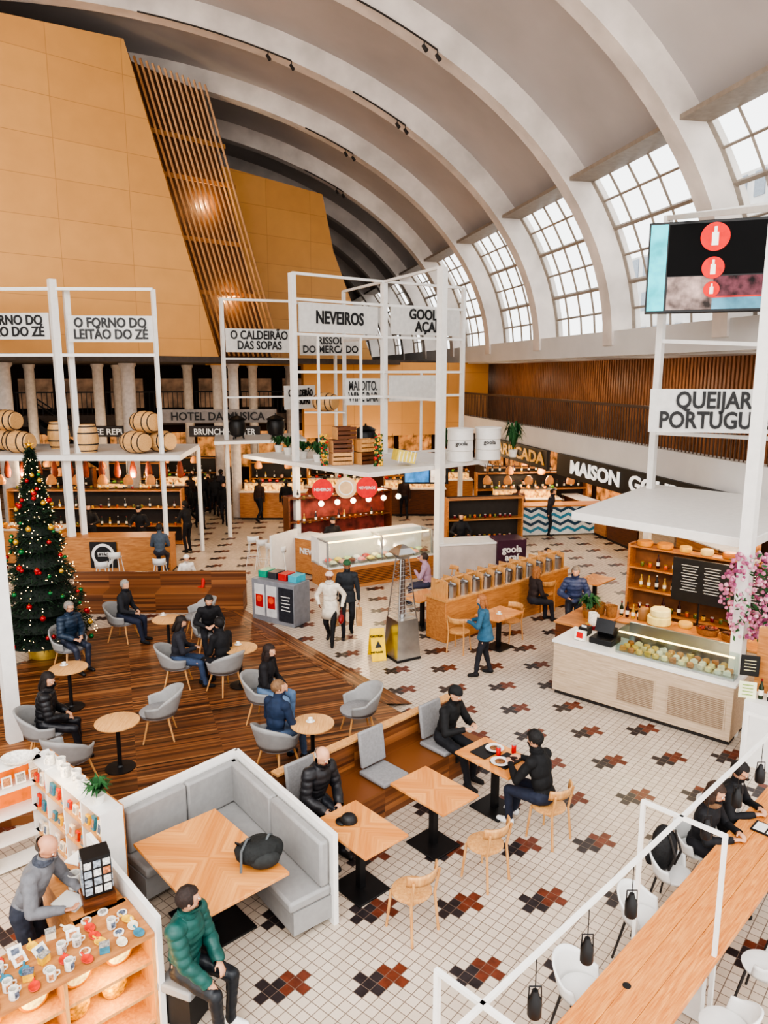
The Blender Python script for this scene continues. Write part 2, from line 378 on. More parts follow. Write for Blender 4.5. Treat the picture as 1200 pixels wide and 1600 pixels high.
for i,d in enumerate([5]+RD[:-1]):
    a,b=d+.26,d+5-.26; g=G()
    pe=math.asin(4.5/10.4); ps=.03
    nc=5; nr=6
    for k in range(nc+1):
        dd=a+(b-a)*k/nc
        for j in range(nr):
            p=LP(dd,*ell(16.6,10.4,ps+(pe-ps)*j/nr)); q=LP(dd,*ell(16.6,10.4,ps+(pe-ps)*(j+1)/nr)); g.cyl(p,q,.06 if k%nc==0 else .036,n=4)
    for j in range(nr+1):
        p=LP(a,*ell(16.6,10.4,ps+(pe-ps)*j/nr)); q=LP(b,*ell(16.6,10.4,ps+(pe-ps)*j/nr)); g.cyl(p,q,.065 if j in(0,2,4,nr) else .036,n=4)
    c=LP((a+b)/2,*ell(16.35,10.1,pe)); g.box(c,(.7,b-a,.10),rz=LR)
    wn=g.done('window_%d'%(i+1),FR,kind='structure')
    g=G(); g.grid(lambda u,v:LP(a+(b-a)*u,*ell(16.62,10.42,ps+(pe-ps)*v)),1,nr); g.done('glass_pane',WG,wn)
def lbox(g,o0,o1,d0,d1,z0,z1):
    g.box(LP((d0+d1)/2,(o0+o1)/2,(z0+z1)/2),(abs(o1-o0),abs(d1-d0),z1-z0),rz=LR)
g=G(); lbox(g,10.95,11.5,4,78,6.2,6.9); lbox(g,11.3,14.2,4,78,6.15,6.25); g.done('wall_right_upper',WALLW,kind='structure')
g=G(); lbox(g,10.9,11.3,4,78,3.1,3.8); lbox(g,11.3,14.3,4,78,3.3,3.5); g.done('wall_right_lower',WALLW,kind='structure')
g=G(); lbox(g,13.0,13.2,4,78,3.4,6.2); g.done('wall_right',mat((52,34,26),.7),kind='structure')
g=G()
for i in range(330): lbox(g,12.82,13.0,7+i*.16,7.085+i*.16,3.5,6.15)
g.done('trim_20',wood('slat_wood',(138,92,62),(176,122,84),(4,4,1)),kind='structure')
g=G(); lbox(g,11.0,11.06,5,70,4.78,4.86)
for i in range(430): lbox(g,11.02,11.045,5+i*.15,5.018+i*.15,3.8,4.8)
g.done('balcony_railing',mat((96,80,70),.5,.3),kind='structure')
for d in (9,14,19,24,30,37): pt(LP(d,11.75,5.4),16,(1,.86,.7),.3)  # point lamps added in the gallery to brighten the slatted wall
g=G(); lbox(g,15.5,15.7,4,78,0,3.2); g.done('wall_right_ground',mat((60,46,40),.7,0,.4,.6),kind='structure')
g=G(); lbox(g,-22,16,77,77.4,0,18); g.done('wall_far',mat((170,160,152),.8),kind='structure')
g=G(); lbox(g,-22,-21.4,-2,78,0,7); g.done('wall_left',mat((80,66,58),.8),kind='structure')
# floor with mosaic
FT=brick('glazed_floor_tile',(214,200,184),(204,189,172),(126,110,98),.11,.11,.0045,.36,rot=-R(50))
g=G(); g.prism([LP(-3,-22,0),LP(-3,16,0),LP(78,16,0),LP(78,-22,0)],-.3,0)
fa=V((math.cos(R(50)),math.sin(R(50)),0)); fb=V((fa.y,-fa.x,0)); a0=W(708,1412)
tsz=.11
ia0=math.floor(a0.dot(fa)/tsz); ib0=math.floor(-a0.dot(fb)/tsz)
dk=[(-1,0),(0,0),(-2,0),(-1,1),(-1,-1)]; rd=[(1,1),(0,1),(2,1),(1,0),(1,2)]
for i in range(-40,60):
    for j in range(-60,60):
        if (i+j)%2: continue
        ci=ia0+6*i; cj=ib0+6*j
        c=(fa*ci-fb*cj)*tsz
        if c.y<2 or c.y>46 or abs(c.x)>c.y*.62+2: continue
        for lst,mi in ((dk,1),(rd,2)):
            g.m=mi
            for (x,y) in lst:
                p=(fa*(ci+x+.03)-fb*(cj-y+.03))*tsz; e=.94*tsz
                g.face([V((k.x,k.y,.0012)) for k in (p,p+fa*e,p+fa*e-fb*e,p-fb*e)])
g.done('floor',[FT,mat((52,46,48),.35,0,.25,9),mat((108,56,40),.35,0,.3,9)],smooth=False,kind='structure')
# ------------------------------------------------ auditorium volumes (plywood)
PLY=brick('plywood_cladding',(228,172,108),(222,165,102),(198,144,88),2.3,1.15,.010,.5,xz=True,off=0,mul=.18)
O1=V((-11.64,22.3,0))
def wall_poly(name,org,pts,th,m,rz=42,**k):
    g=G(); a=[g.b.verts.new((x,0,z)) for x,z in pts]; b=[g.b.verts.new((x,th,z)) for x,z in pts]; n=len(a)
    g.b.faces.new(a); g.b.faces.new(b[::-1])
    for i in range(n): g.b.faces.new((a[i],b[i],b[(i+1)%n],a[(i+1)%n]))
    return g.done(name,m,loc=org,rz=rz,smooth=False,kind='structure',**k)
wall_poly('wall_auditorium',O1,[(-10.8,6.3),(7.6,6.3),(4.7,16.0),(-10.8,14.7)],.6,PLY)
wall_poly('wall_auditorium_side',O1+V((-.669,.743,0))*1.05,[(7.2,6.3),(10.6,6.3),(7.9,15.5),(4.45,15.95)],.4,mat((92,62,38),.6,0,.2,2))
g=G()
for i in range(15):
    x=i*.21; g.cyl((7.66+x,.42,6.35),(4.78+x,.42,15.8-x*.1),.048,n=4)
for z in (8.6,10.4,12.4,13.7):
    k=(z-6.3)/9.6; g.box((9.15-k*2.8,.62,z),(3.1,.07,.14))
g.done('trim_21',wood('slat_larch',(160,112,68),(204,150,94),(5,5,1)),loc=O1,rz=42,kind='structure')
for z,dx in ((8.5,0),(11.7,-.9)):
    p=O1+A*(8.8+dx)+V((-.669,.743,0))*.75; pt((p.x,p.y,z),60,(1,.7,.36),.08)  # warm uplights of the auditorium slat screen
wall_poly('wall_auditorium_annex',V((-6.7,31.6,0)),[(-.6,6.05),(8.4,6.05),(5.9,11.2),(5.3,13.6),(-1.2,14.0)],.5,PLY)
wall_poly('wall_annex_low',V((-3.5,32.6,0)),[(0,2.9),(9,2.9),(9,6.2),(0,6.2)],.4,PLY,rz=20)
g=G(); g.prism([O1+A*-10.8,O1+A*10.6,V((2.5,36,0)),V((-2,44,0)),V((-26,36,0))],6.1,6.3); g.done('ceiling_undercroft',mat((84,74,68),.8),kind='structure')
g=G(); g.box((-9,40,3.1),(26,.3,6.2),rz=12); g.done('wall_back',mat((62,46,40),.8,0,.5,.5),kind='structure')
g=G(); g.box((-9,36,3.55),(26,.5,.5),rz=12); g.box((-9,37.8,3.6),(26,3.6,.2),rz=12); g.done('trim_22',mat((110,96,88),.7),kind='structure')
g=G(); g.box((-9,35.8,4.85),(26,.05,.06),rz=12)
for i in range(120): 
    x=-12.9+i*.215; g.box((-9+x*math.cos(R(12)),35.8+x*math.sin(R(12)),4.3),(.03,.03,1.1),rz=12)
g.done('mezzanine_railing',BLACK,kind='structure')
for i in range(11):
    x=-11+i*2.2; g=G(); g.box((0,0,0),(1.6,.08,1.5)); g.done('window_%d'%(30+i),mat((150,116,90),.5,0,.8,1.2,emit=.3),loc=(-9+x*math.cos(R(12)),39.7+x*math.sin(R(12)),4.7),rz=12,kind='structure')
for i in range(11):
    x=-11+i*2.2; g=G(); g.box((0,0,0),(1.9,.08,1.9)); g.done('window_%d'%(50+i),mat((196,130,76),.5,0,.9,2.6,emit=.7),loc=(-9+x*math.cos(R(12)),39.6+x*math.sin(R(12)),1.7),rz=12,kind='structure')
for u,Y,r in ((12,26,.3),(55,31,.2),(160,30,.2),(190,33,.2),(206,27.5,.25),(298,33,.2),(343,32,.2),(368,29.5,.2),(398,34,.2),(455,36,.2)):
    g=G(); g.lathe([(r,0),(r,5.9),(r*1.25,6.0),(r*1.25,6.08)],n=20); g.done('column',mat((204,196,190),.6),loc=((u-600)/F*Y,Y,0),kind='structure')
t=T('staircase','staircase','dark steel staircase rising under the timber volume',loc=(-13.3,33.2,0),rz=10)
g=G()
for i in range(18): g.box((-.28*i+2.6,0,.15+.2*i),(.3,1,.04))
g.done('steps',BLACK,t)
for y in (-.5,.5): g=G(); g.box((.2,y,1.9),(6.1,.05,.25),ry=36); g.box((.2,y,2.9),(6.1,.05,.05),ry=36); g.done('stringer',BLACK,t)
t=T('hanging_sign','sign','grey fascia with hotel name lettering on the mezzanine edge',loc=(-6.3,28.3,4.12),rz=4)
g=G(); g.box((0,0,0),(4.4,.12,.5)); g.done('sign_board',mat((150,140,132),.6),t); text('HOTEL DA MUSICA',.42,DARK,(-6.3,28.2,4.1),(.07,-1,0),t,fit=3.5)
for tx,u,v,Y,fw in (('COFFEE REPUBLIC',172,674,27.5,2.6),('BRUNCH FO   TER',352,674,27.8,2.3)):
    X=(u-600)/F*Y; z=H+Y*((800-v)/F*CP-SP)/(CP+(800-v)/F*SP)
    sg=T('hanging_sign','sign','dark shop sign with pale lettering under the mezzanine',loc=(X,Y,z)); g=G(); g.box((0,0,0),(fw*1.15,.1,.4)); g.done('sign_board',mat((60,52,48),.6),sg); text(tx,.32,mat((220,214,205),.6,emit=.3),(X,Y-.06,z-.02),(0,-1,0),sg,fit=fw)
for i,(d,o,zz,wd) in enumerate(((14,32,17,9),(26,34,15,12),(42,38,19,14),(62,40,16,14))):
    p=LP(d,o,0); g=G(); g.box((0,0,zz/2),(6,wd,zz))
    ob=g.done('neighbour_building',mat((212,208,204),.7,0,.1,1),loc=p,rz=LR); tag(ob,'building','pale apartment block seen through the hall windows')
    for k in range(int(wd/1.8)):
        for z in range(3,int(zz),3): g2=G(); g2.box((-3.02,-wd/2+1.2+k*1.8,z),(.1,1.0,1.6)); g2.done('facade_window',mat((140,148,158),.3),ob)
for d,ph,l in ((20,48,10),(25,62,17),(25,46,8),(15,52,9),(30,50,8),(35,48,8)):
    t=T('ceiling_light_track','light track','thin dark light track with small spotlights fixed to a ceiling rib'); P=[LP(d-.4,*ell(15.85,9.65,R(ph+l*k/6))) for k in range(7)]
    g=G(); g.tube(P,.025,6); g.done('rail',DARK,t)
    for k in (0,1):
        g=G(); g.cyl(P[k],P[k]+V((0,0,-.15)),.015); g.cyl(P[k]+V((-.03,-.03,-.12)),P[k]+V((.06,-.07,-.26)),.045,.055); g.done('spotlight',DARK,t)
# ============================================================ STALL FRAMES
def zat(v,Y): 
    p=(800-v)/F; return H+Y*(-SP+p*CP)/(CP+p*SP)
def frame(label,posts,bars):
    t=T('market_stall_frame','steel frame',label)
    for (x,y,z0,z1,w_) in posts: g=G(); g.box((x,y,(z0+z1)/2),(w_,w_,z1-z0),rz=42); g.done('post',WHITE,t)
    for a,b,w_ in bars:
        a,b=V(a),V(b); d=b-a; g=G(); h=math.degrees(math.atan2(d.y,d.x)); L=math.hypot(d.x,d.y); g.box((a+b)/2,(L,w_,w_),rz=h,ry=-math.degrees(math.atan2(d.z,L))); g.done('crossbar',WHITE,t)
    return t
def sign(lines,a,b,z0,z1,size,label,both=True,tm=BLACK,ff=.8):
    a,b=V(a),V(b); d=(b-a).normalized(); n=V((d.y,-d.x,0)); c=(a+b)/2; c.z=(z0+z1)/2
    t=T('hanging_sign','sign',label,loc=c,rz=math.degrees(math.atan2(d.y,d.x)))
    g=G(); g.box((0,0,0),((b-a).length,.05,z1-z0)); g.done('sign_board',mat((204,202,198),.5,0,.06),t)
    if lines.strip():
        f=(b-a).length*ff
        text(lines,size,tm,c+n*.045,n,t,bold=.022,fit=f)
        if both: text(lines,size,tm,c-n*.045,-n,t,bold=.022,fit=f)
    return t
p684=V((1.53,20.14,0)); p457=V((-2.55,21.3,0)); p600=V((0,23.3,0)); p725=V((2.6,25,0)); p537=V((-1.37,26,0)); ZT=8.44
def up(p,z): return V((p.x,p.y,z))
bars=[]
for z in (ZT,7.75,6.8,5.75,5.0,3.2):
    for a,b in ((p457,p600),(p600,p725),(p684,p600),(p600,p537)):
        if z in (7.75,6.8) and a in (p684,) : continue
        bars.append((up(a,z),up(b,z),.075))
frame('tall white steel lattice rising from a dessert counter',[(p684.x,p684.y,0,ZT,.2),(p457.x,p457.y,0,ZT,.16),(p600.x,p600.y,3.1,ZT,.16),(p725.x,p725.y,0,ZT,.12),(p537.x,p537.y,0,ZT,.1)]+[(-1.9,21.8,3.2,6.8,.06),(-.7,22.75,3.2,6.8,.06),(1.2,24.1,3.2,5.8,.06)],bars)
sign('NEVEIROS',up(p457,0)+V((.15,.1,0)),up(p600,0)-V((.2,.15,0)),6.86,7.68,.5,'white hanging sign with black ice cream parlour name',ff=.6)
sign('GOOLA\nAÇAÍ',up(p600,0)+V((.2,.12,0)),up(p725,0)-V((.15,.1,0)),6.9,7.75,.44,'white hanging sign with black two-line stall name',ff=.5)
sign('MALDITO.\nWINE BAR',V((-1.25,24.2,0)),V((-.1,24.2,0)),4.7,5.55,.42,'white hanging sign with heavy black wine bar name',ff=.84)
sign(' ',V((.15,23.2,0)),V((1.75,24.3,0)),4.85,5.65,.2,'blank white hanging panel on the steel lattice',both=False)
sign('RISSOL\nDO MERCADO',V((-3.25,29.2,0)),V((-.9,29.6,0)),6.4,7.15,.38,'white hanging sign with black snack stall name',ff=.9)
C0=V((-.4,18.6,0)); 
def slab(label,pts,z0,z1): 
    g=G(); g.prism(pts,z0,z1); o=g.done('stall_canopy',WHITE,bev=.01); return tag(o,'canopy',label)
slab('flat white stall canopy carrying crates and plants',[C0,C0+A*4.7,C0+A*4.7-B*6,C0-B*6],3.1,3.22)
s1=V((-5.45,25.6,0)); s2=V((-3.2,26.4,0))
frame('slim white steel frame above a soup stall',[(s1.x,s1.y,0,8.2,.11),(s2.x,s2.y,0,8.2,.11),(-2.0,31,0,8.2,.1)],[(up(s1,8.15),up(s2,8.15),.08),(up(s1,6.2),up(s2,6.2),.06),(up(s1,4.9),up(s2,4.9),.06),(up(s2,8.15),(-2.0,31,8.15),.08)])
sign('O CALDEIRÃO\nDAS SOPAS',s1+V((.1,0,0)),s2,6.42,7.2,.4,'white hanging sign with black soup stall name',ff=.86)
sign('O CALDEIRÃO\nDAS SOPAS',V((-3.35,25.2,0)),V((-2.45,26.4,0)),4.5,5.3,.32,'small white hanging sign with soup stall name')
slab('flat white canopy of a soup stall holding black cauldrons',[V((-5.7,24.8,0)),V((-2.7,25.8,0)),V((-3.3,28.6,0)),V((-6.3,27.6,0))],3.35,3.46)
q105=V((-8.85,20.7,0)); q250=V((-6.28,20.85,0)); q0=V((-11.5,20.85,0)); qb=V((-5.95,23.6,0))
frame('tall white steel frame above a roast stall',[(q105.x-.1,q105.y,0,8.2,.19),(q105.x+.14,q105.y+.3,0,8.0,.15),(q250.x,q250.y,0,7.95,.1),(q0.x,q0.y,0,7.95,.16),(qb.x,qb.y,0,3.4,.1)],[(up(q0,7.95),up(q105,7.95),.09),(up(q105,7.95),up(q250,7.95),.08),(up(q105,6.2),up(q250,6.2),.08),(up(q0,6.2),up(q105,6.2),.08)])
sign('O FORNO DO\nLEITÃO DO ZÉ',q105+V((.26,0,0)),q250-V((.05,0,0)),6.55,7.25,.36,'white hanging sign with black roast pork stall name',ff=.87)
sign('O FORNO DO\nLEITÃO DO ZÉ',q0+V((.1,0,0)),q105-V((.25,0,0)),6.62,7.32,.36,'second white hanging sign with black roast pork stall name',ff=.87)
slab('long flat white canopy carrying wooden barrels',[V((-12.3,20.4,0)),V((-5.65,20.4,0)),V((-5.95,23.8,0)),V((-12.55,23.8,0))],3.32,3.48)
lp=W(24,1168); frame('white steel post beside the decorated tree',[(lp.x,lp.y,0,8.4,.2)],[(up(lp,2.95),(lp.x-2.5,lp.y-1,2.95),.1),(up(lp,8.3),(lp.x-2.5,lp.y-1,8.3),.1)])
# ============================================================ RIGHT STALL (cheese shop)
Q=V((3.05,12.6,0)); QX=V((.756,-.654,0)); QY=V((.654,.756,0)); QR=-40.9
def q(x,y,z=0): return Q+QX*x+QY*y+V((0,0,z))
c1=V((3.55,13.75,0)); c2=V((5.75,11.3,0)); c3=V((8.9,14.6,0)); c4=V((6.3,17.3,0))
slab('broad flat white canopy over the cheese counter',[c1,c2,c3,c4],2.98,3.14)
pr=V((5.55,11.0,0)); pl_=V((6.05,16.6,0))
frame('tall white steel frame around the cheese stall',[(pr.x,pr.y,0,8.6,.18),(pl_.x,pl_.y,0,9.0,.14),(8.6,14.4,0,9,.12)],[(up(pl_,8.95),up(pr,8.0),.09),(up(pl_,8.95),(8.6,14.4,8.95),.09),(up(pl_,6.4),(8.6,14.4,6.2),.08),(up(pr,5.6),(8.6,14.4,5.8),.08),(up(pl_,4.4),(8.6,14.4,4.4),.08)])
sign('QUEIJARIA\nPORTUGUESA',V((5.32,14.95,0)),V((7.95,14.35,0)),4.55,5.4,.46,'white hanging sign with bold black cheese shop lettering',ff=.86)
cn=T('service_counter','counter','pale wood service counter with vent grilles at cheese stall',loc=Q,rz=QR)
g=G(); g.box((1.52,.42,.53),(3.05,.84,.90)); g.done('body',LIGHTW,cn,bev=.01)
g=G(); g.box((1.52,.45,.04),(3.0,.78,.08)); g.done('plinth',DARK,cn)
g=G(); g.box((1.52,.43,1.0),(3.1,.9,.05)); g.done('countertop',WHITE,cn)
for x0,x1 in ((1.2,1.85),(2.05,2.95)):
    g=G(); g.box(((x0+x1)/2,-.005,.5),(x1-x0,.02,.5)); g.m=1
    for k in range(16): g.box(((x0+x1)/2,-.02,.27+k*.031),(x1-x0-.04,.012,.012))
    g.done('vent_grille',[LIGHTW,mat((140,118,96),.6)],cn)
ds=T('glass_display_case','display case','chilled glass display case filled with cheeses and jars',loc=q(1.1,.1,1.03),rz=QR)
g=G(); g.box((.95,.3,.02),(1.9,.6,.04)); g.box((.95,.58,.2),(1.9,.04,.38)); g.done('base',STEEL,ds)
g=G(); g.box((.95,.0,.2),(1.9,.01,.36)); g.box((.95,.3,.39),(1.9,.6,.01)); g.box((0,.3,.2),(.01,.6,.36)); g.box((1.9,.3,.2),(.01,.6,.36)); g.done('glass',GLASS,ds)
g=G(); g.box((.95,.05,.37),(1.85,.03,.02)); g.done('light_strip',WARM,ds)
CH=[(226,186,100),(234,214,160),(204,140,66),(190,120,64),(230,222,196),(214,170,90)]
for k in range(39):
    p=q(1.2+(k%13)*.14,.17+(k//13)*.17,1.07); c=random.choice(CH); g=G()
    if k%3: g.lathe([(.045,0),(.055,.01),(.055,.05),(.045,.07)],n=14)
    else: g.prism([(0,-.06),(.1,0),(0,.06)],0,.07)
    tag(g.done('cheese',mat(c,.5),loc=p,rz=random.uniform(0,90),bev=.004),'cheese','small pale cheese on display in the chilled case','cheeses in the display case')
pt(q(2,.5,1.9),24); pt(q(.5,2.6,2.6),60); pt(q(2.6,2.4,2.6),60); pt(q(1.6,5.0,2.6),60)
def bottle(c,cap,hh=.3,r=.037):
    t=T('bottle','bottle','dark glass bottle with paper label standing on a shelf')
    g=G(); g.lathe([(r*.9,0),(r,.01),(r,hh*.6),(r*.4,hh*.78),(r*.36,hh),(r*.3,hh)],n=12); g.done('body',mat(c,.15),t)
    g=G(); g.lathe([(r*1.02,hh*.2),(r*1.02,hh*.48)],n=12); g.done('label',mat((232,226,210),.7),t)
    g=G(); g.cyl((0,0,hh*.93),(0,0,hh*1.03),r*.42,n=10); g.done('cap',mat(cap,.4),t); return t
def jar(c,cap):
    t=T('jar','jar','small glass jar with coloured preserve and metal lid')
    g=G(); g.lathe([(.036,0),(.04,.01),(.04,.075),(.032,.085)],n=12); g.done('body',mat(c,.2),t); g=G(); g.cyl((0,0,.085),(0,0,.105),.036,n=12); g.done('lid',mat(cap,.3,.6),t); return t
BT=[bottle((36,50,28),(120,20,24)),bottle((60,18,22),(30,30,30)),bottle((180,140,60),(200,160,60),.27),bottle((30,34,40),(210,200,190),.31)]
JR=[jar((190,80,30),(220,180,80)),jar((120,20,30),(230,230,230)),jar((214,160,60),(40,40,40)),jar((90,100,40),(200,170,90))]
for t in BT: t.location=q(.3+BT.index(t)*.12,2.2,.97)
for t in JR: t.location=q(.2+JR.index(t)*.12,.9,1.03)
def rowof(pr,p0,p1,n,gname):
    p0,p1=V(p0),V(p1)
    for i in range(n): dup(random.choice(pr),p0.lerp(p1,(i+.5)/n),random.uniform(0,360),group=gname)
def shelf(loc,rz,w_,h_,dp,n,label,m=HONEY,back=DARK):
    t=T('shelving_unit','shelf',label,loc=loc,rz=rz)
    for x in (-w_/2,w_/2): g=G(); g.box((x,0,h_/2),(.05,dp,h_)); g.done('side_panel',m,t)
    g=G(); g.box((0,dp/2,h_/2),(w_,.03,h_)); g.done('back_panel',back,t)
    for k in range(n): g=G(); g.box((0,0,.05+(h_-.1)*k/(n-1)),(w_-.05,dp,.04)); g.done('shelf_board',m,t)
    return t
def counter(loc,rz,w_,dp,h_,front,topm,label):
    t=T('service_counter','counter',label,loc=loc,rz=rz)
    g=G(); g.box((0,0,h_/2+.03),(w_,dp,h_-.1)); g.done('body',front,t); g=G(); g.box((0,.02,.04),(w_-.06,dp-.06,.08)); g.done('plinth',DARK,t); g=G(); g.box((0,0,h_),(w_+.06,dp+.06,.04)); g.done('countertop',topm,t,bev=.005); return t
counter(q(1.5,2.2),QR,2.8,.6,.95,LIGHTW,HONEY,'wooden work counter inside the cheese stall')
shelf(q(1.7,4.3),QR,4.2,2.0,.35,5,'tall wooden shelves packed with jars behind cheese counter',HONEY,mat((120,80,50),.7,0,.4,3))
for z in (.575,1.05,1.525): rowof(BT+JR,q(-.2,4.2,z+.0),q(3.6,4.2,z+.0),22,'bottles behind the cheese counter')
for k in range(9):
    g=G(); r=random.uniform(.12,.17); g.lathe([(r*.9,0),(r,.02),(r,.1),(r*.9,.12)],n=20); tag(g.done('cheese',mat(random.choice(CH),.5),loc=q(-.1+k*.44,4.25,1.975)),'cheese','round cheese wheel standing on the tall shelf','cheese wheels on the shelf')
rowof(JR,q(2.9,.35,1.03),q(2.95,.8,1.03),3,'jars on the counter')
for (x,y,z,r,hh,c) in ((1.05,2.2,.97,.22,.17,(232,216,140)),(1.07,2.2,1.14,.19,.14,(236,222,160)),(.72,2.25,.97,.11,.24,(150,110,70)),(1.5,2.35,.97,.13,.1,(214,170,90))):
    g=G(); g.lathe([(r*.9,0),(r,.02),(r,hh-.02),(r*.9,hh)],n=24); tag(g.done('large_cheese',mat(c,.5),loc=q(x,y,z)),'cheese','large pale yellow cheese wheel stacked on the counter')
def basket(loc,w_,dp,hh,label,m=None):
    g=G(); g.lathe([(.8,0),(.86,.01),(.9,hh*.5),(1,hh),(.94,hh),(.84,hh*.4),(.78,.02)],n=20,sx=w_/2,sy=dp/2)
    return tag(g.done('wicker_basket',m or mat((150,104,60),.8,0,.35,60,.8),loc=loc,rz=QR),'basket',label)
for x,y in ((1.95,2.2),(2.4,2.15)): basket(q(x,y,.97),.42,.3,.12,'woven wicker basket with produce on the cheese counter')
for k in range(30):
    x=random.choice((1.95,2.4))+random.uniform(-.13,.13); g=G(); g.cyl((-.05,0,0),(.05,0,0),.02,n=8); g.sph((-.05,0,0),.02,8); g.sph((.05,0,0),.02,8)
    tag(g.done('sausage',mat(random.choice(((120,40,30),(160,70,40),(90,50,30))),.4),loc=q(x,2.17+random.uniform(-.08,.08),1.09+random.uniform(0,.03)),rz=random.uniform(0,180)),'sausage','short cured sausage lying in a wicker basket','sausages in the baskets')
for x in (1.55,2.65):
    t=T('menu_screen','menu board','black menu board with white price list on stand',loc=q(x,2.85,1.75),rz=QR); g=G(); g.box((0,0,0),(1.05,.05,.85)); g.done('panel',BLACK,t); g=G()
    for k in range(10): g.box((-.2,-.03,.3-k*.055),(.32-.04*(k%3),.004,.014)); g.box((.22,-.03,.3-k*.055),(.3-.05*(k%2),.004,.014))
    g.done('menu_lines',mat((170,170,166),.6,emit=.2),t); g=G(); g.cyl((0,.03,-1.75),(0,.03,-.3),.02); g.done('stand',BLACK,t)
t=T('cash_register','cash register','black cash register with screen on the pale counter',loc=q(.75,.45,1.03),rz=QR)
g=G(); g.box((0,0,.05),(.42,.4,.1)); g.box((0,.1,.16),(.3,.2,.14),rx=20); g.done('body',BLACK,t,bev=.01); g=G(); g.box((0,-.02,.3),(.34,.03,.24),rx=-20); g.done('screen',mat((30,32,36),.15),t)
t=T('leaflet_holder','leaflet holder','clear holder with printed leaflets on the counter',loc=q(.38,.25,1.03),rz=QR); g=G(); g.box((0,0,.09),(.2,.06,.18),rx=-12); g.done('leaflets',mat((226,222,210),.6,0,.3,30),t); g=G(); g.box((0,-.035,.1),(.12,.005,.1),rx=-12); g.done('print',RED,t)
t=T('printer','printer','black receipt printer on the pale counter',loc=q(.3,.6,1.03),rz=QR); g=G(); g.box((0,0,.07),(.18,.2,.14)); g.m=1; g.box((0,-.05,.15),(.1,.01,.06)); g.done('body',[BLACK,WHITE],t,bev=.01)
t=T('flower_arrangement','flowers','cascade of pink blossom wrapped round the white post',loc=(5.66,10.95,0)); g=G()
for k in range(460):
    z=random.uniform(1.7,3.0); rr=.12+.24*math.sin(PI*(z-1.65)/1.5)*random.random()**.5; a=random.uniform(0,2*PI); g.m=random.choice((0,0,1,2)); g.sph((rr*math.cos(a)*1.3,rr*math.sin(a),z),random.uniform(.02,.04),5)
g.done('blossom',[mat((190,116,144),.7),mat((150,74,110),.7),mat((214,164,178),.7)],t,kind='stuff')
g=G()
for k in range(150):
    z=random.uniform(1.7,3.0); a=random.uniform(0,2*PI); rr=random.uniform(.1,.36); c=V((rr*math.cos(a),rr*math.sin(a),z)); d=noise.random_unit_vector()*.1; e=noise.random_unit_vector()*.03; g.face([c,c+d*.5+e,c+d,c+d*.5-e])
g.done('foliage',GREEN,t,kind='stuff')
for (u,v,z,w_,hh,c,lab) in ((1172,1040,1.45,.26,.32,(30,28,26),'round-cornered black chalkboard on the stall post'),(1168,1078,1.12,.24,.26,(226,226,190),'pale printed leaflet on the stall post')):
    p=W(u,v,z); t=T('notice_board','notice',lab,loc=p,rz=-20); g=G(); g.box((0,0,0),(w_,.02,hh)); g.done('board',mat(c,.6),t,bev=.01); g=G()
    for k in range(4): g.box((0,-.013,.08-k*.05),(w_*.6,.003,.012))
    g.done('writing',mat((200,190,150) if c[0]<99 else (120,150,60),.6),t)
rs=T('display_shelf','shelf','white display shelf with lit bottles beside cheese stall',loc=q(3.75,-.1),rz=QR)
g=G(); g.box((0,0,.5),(.9,.6,1.0)); g.done('body',WHITE,rs); g=G(); g.box((0,.2,1.5),(.9,.1,1.0)); g.done('back_panel',HONEY,rs)
rowof(BT,q(3.4,-.2,1.0),q(4.15,-.2,1.0),6,'bottles on the display shelf')
# LED screen
t=T('video_screen','screen','large black video wall showing a food advert',loc=(6.85,15.2,7.78),rz=-19)
g=G(); g.box((0,0,0),(3.15,.25,1.75)); g.done('casing',BLACK,t,bev=.01)
g=G(); g.box((-1.38,-.13,0),(.32,.02,1.66)); g.done('cyan_strip',mat((70,190,200),.7,0,.3,3,emit=.8),t)
g=G(); g.box((.18,-.13,.33),(2.75,.02,.98)); g.done('dark_image',mat((6,6,8),.9),t)
g=G(); g.box((-.75,-.13,-.5),(.85,.02,.64)); g.done('shop_image',mat((150,130,124),.7,0,.9,3,emit=.35),t)
g=G(); g.box((.62,-.13,-.38),(1.9,.02,.38)); g.done('flower_image',mat((96,54,62),.7,0,.95,5,emit=.3),t)
g=G(); g.box((.62,-.13,-.7),(1.9,.02,.24)); g.done('blue_strip',mat((90,140,160),.7,0,.5,2,emit=.4),t)
g=G(); g.box((.62,-.135,-.585),(1.9,.02,.03)); g.done('red_strip',mat((190,50,44),.7,0,.3,6,emit=.4),t)
for x,z,r in ((-.35,.55,.27),(-.35,-.03,.21),(-.35,-.44,.15)):
    g=G(); g.cyl((x,-.15,z),(x,-.16,z),r,n=28); g.m=1; g.box((x,-.165,z-r*.15),(r*.45,.01,r*.9)); g.box((x,-.165,z+r*.5),(r*.2,.01,r*.4)); g.done('red_disc',[mat((214,40,30),.6,emit=.5),mat((240,236,226),.5,emit=.5)],t)
def fascia(d0,d1,z0,z1,tx,size,tm,lab,fit,dc,o=10.8):
    t=T('shop_fascia','sign',lab,loc=LP((d0+d1)/2,o,(z0+z1)/2),rz=LR); g=G(); g.box((0,0,0),(.12,abs(d1-d0),z1-z0)); g.done('sign_board',mat((22,20,20),.5),t)
    text(tx,size,tm,LP(dc,o-.08,(z0+z1)/2),-Rv,t,bold=.03,fit=fit)
fascia(8,22.6,2.42,3.12,'MAISON  GOURMET',.58,mat((235,235,232),.5,emit=.4),'black fascia with white delicatessen name',7.4,17.9)
fascia(23.4,31,2.45,3.12,'MARISCADA',.58,mat((190,140,60),.4,emit=.3),'black fascia with gold seafood shop name',5.2,26.2)
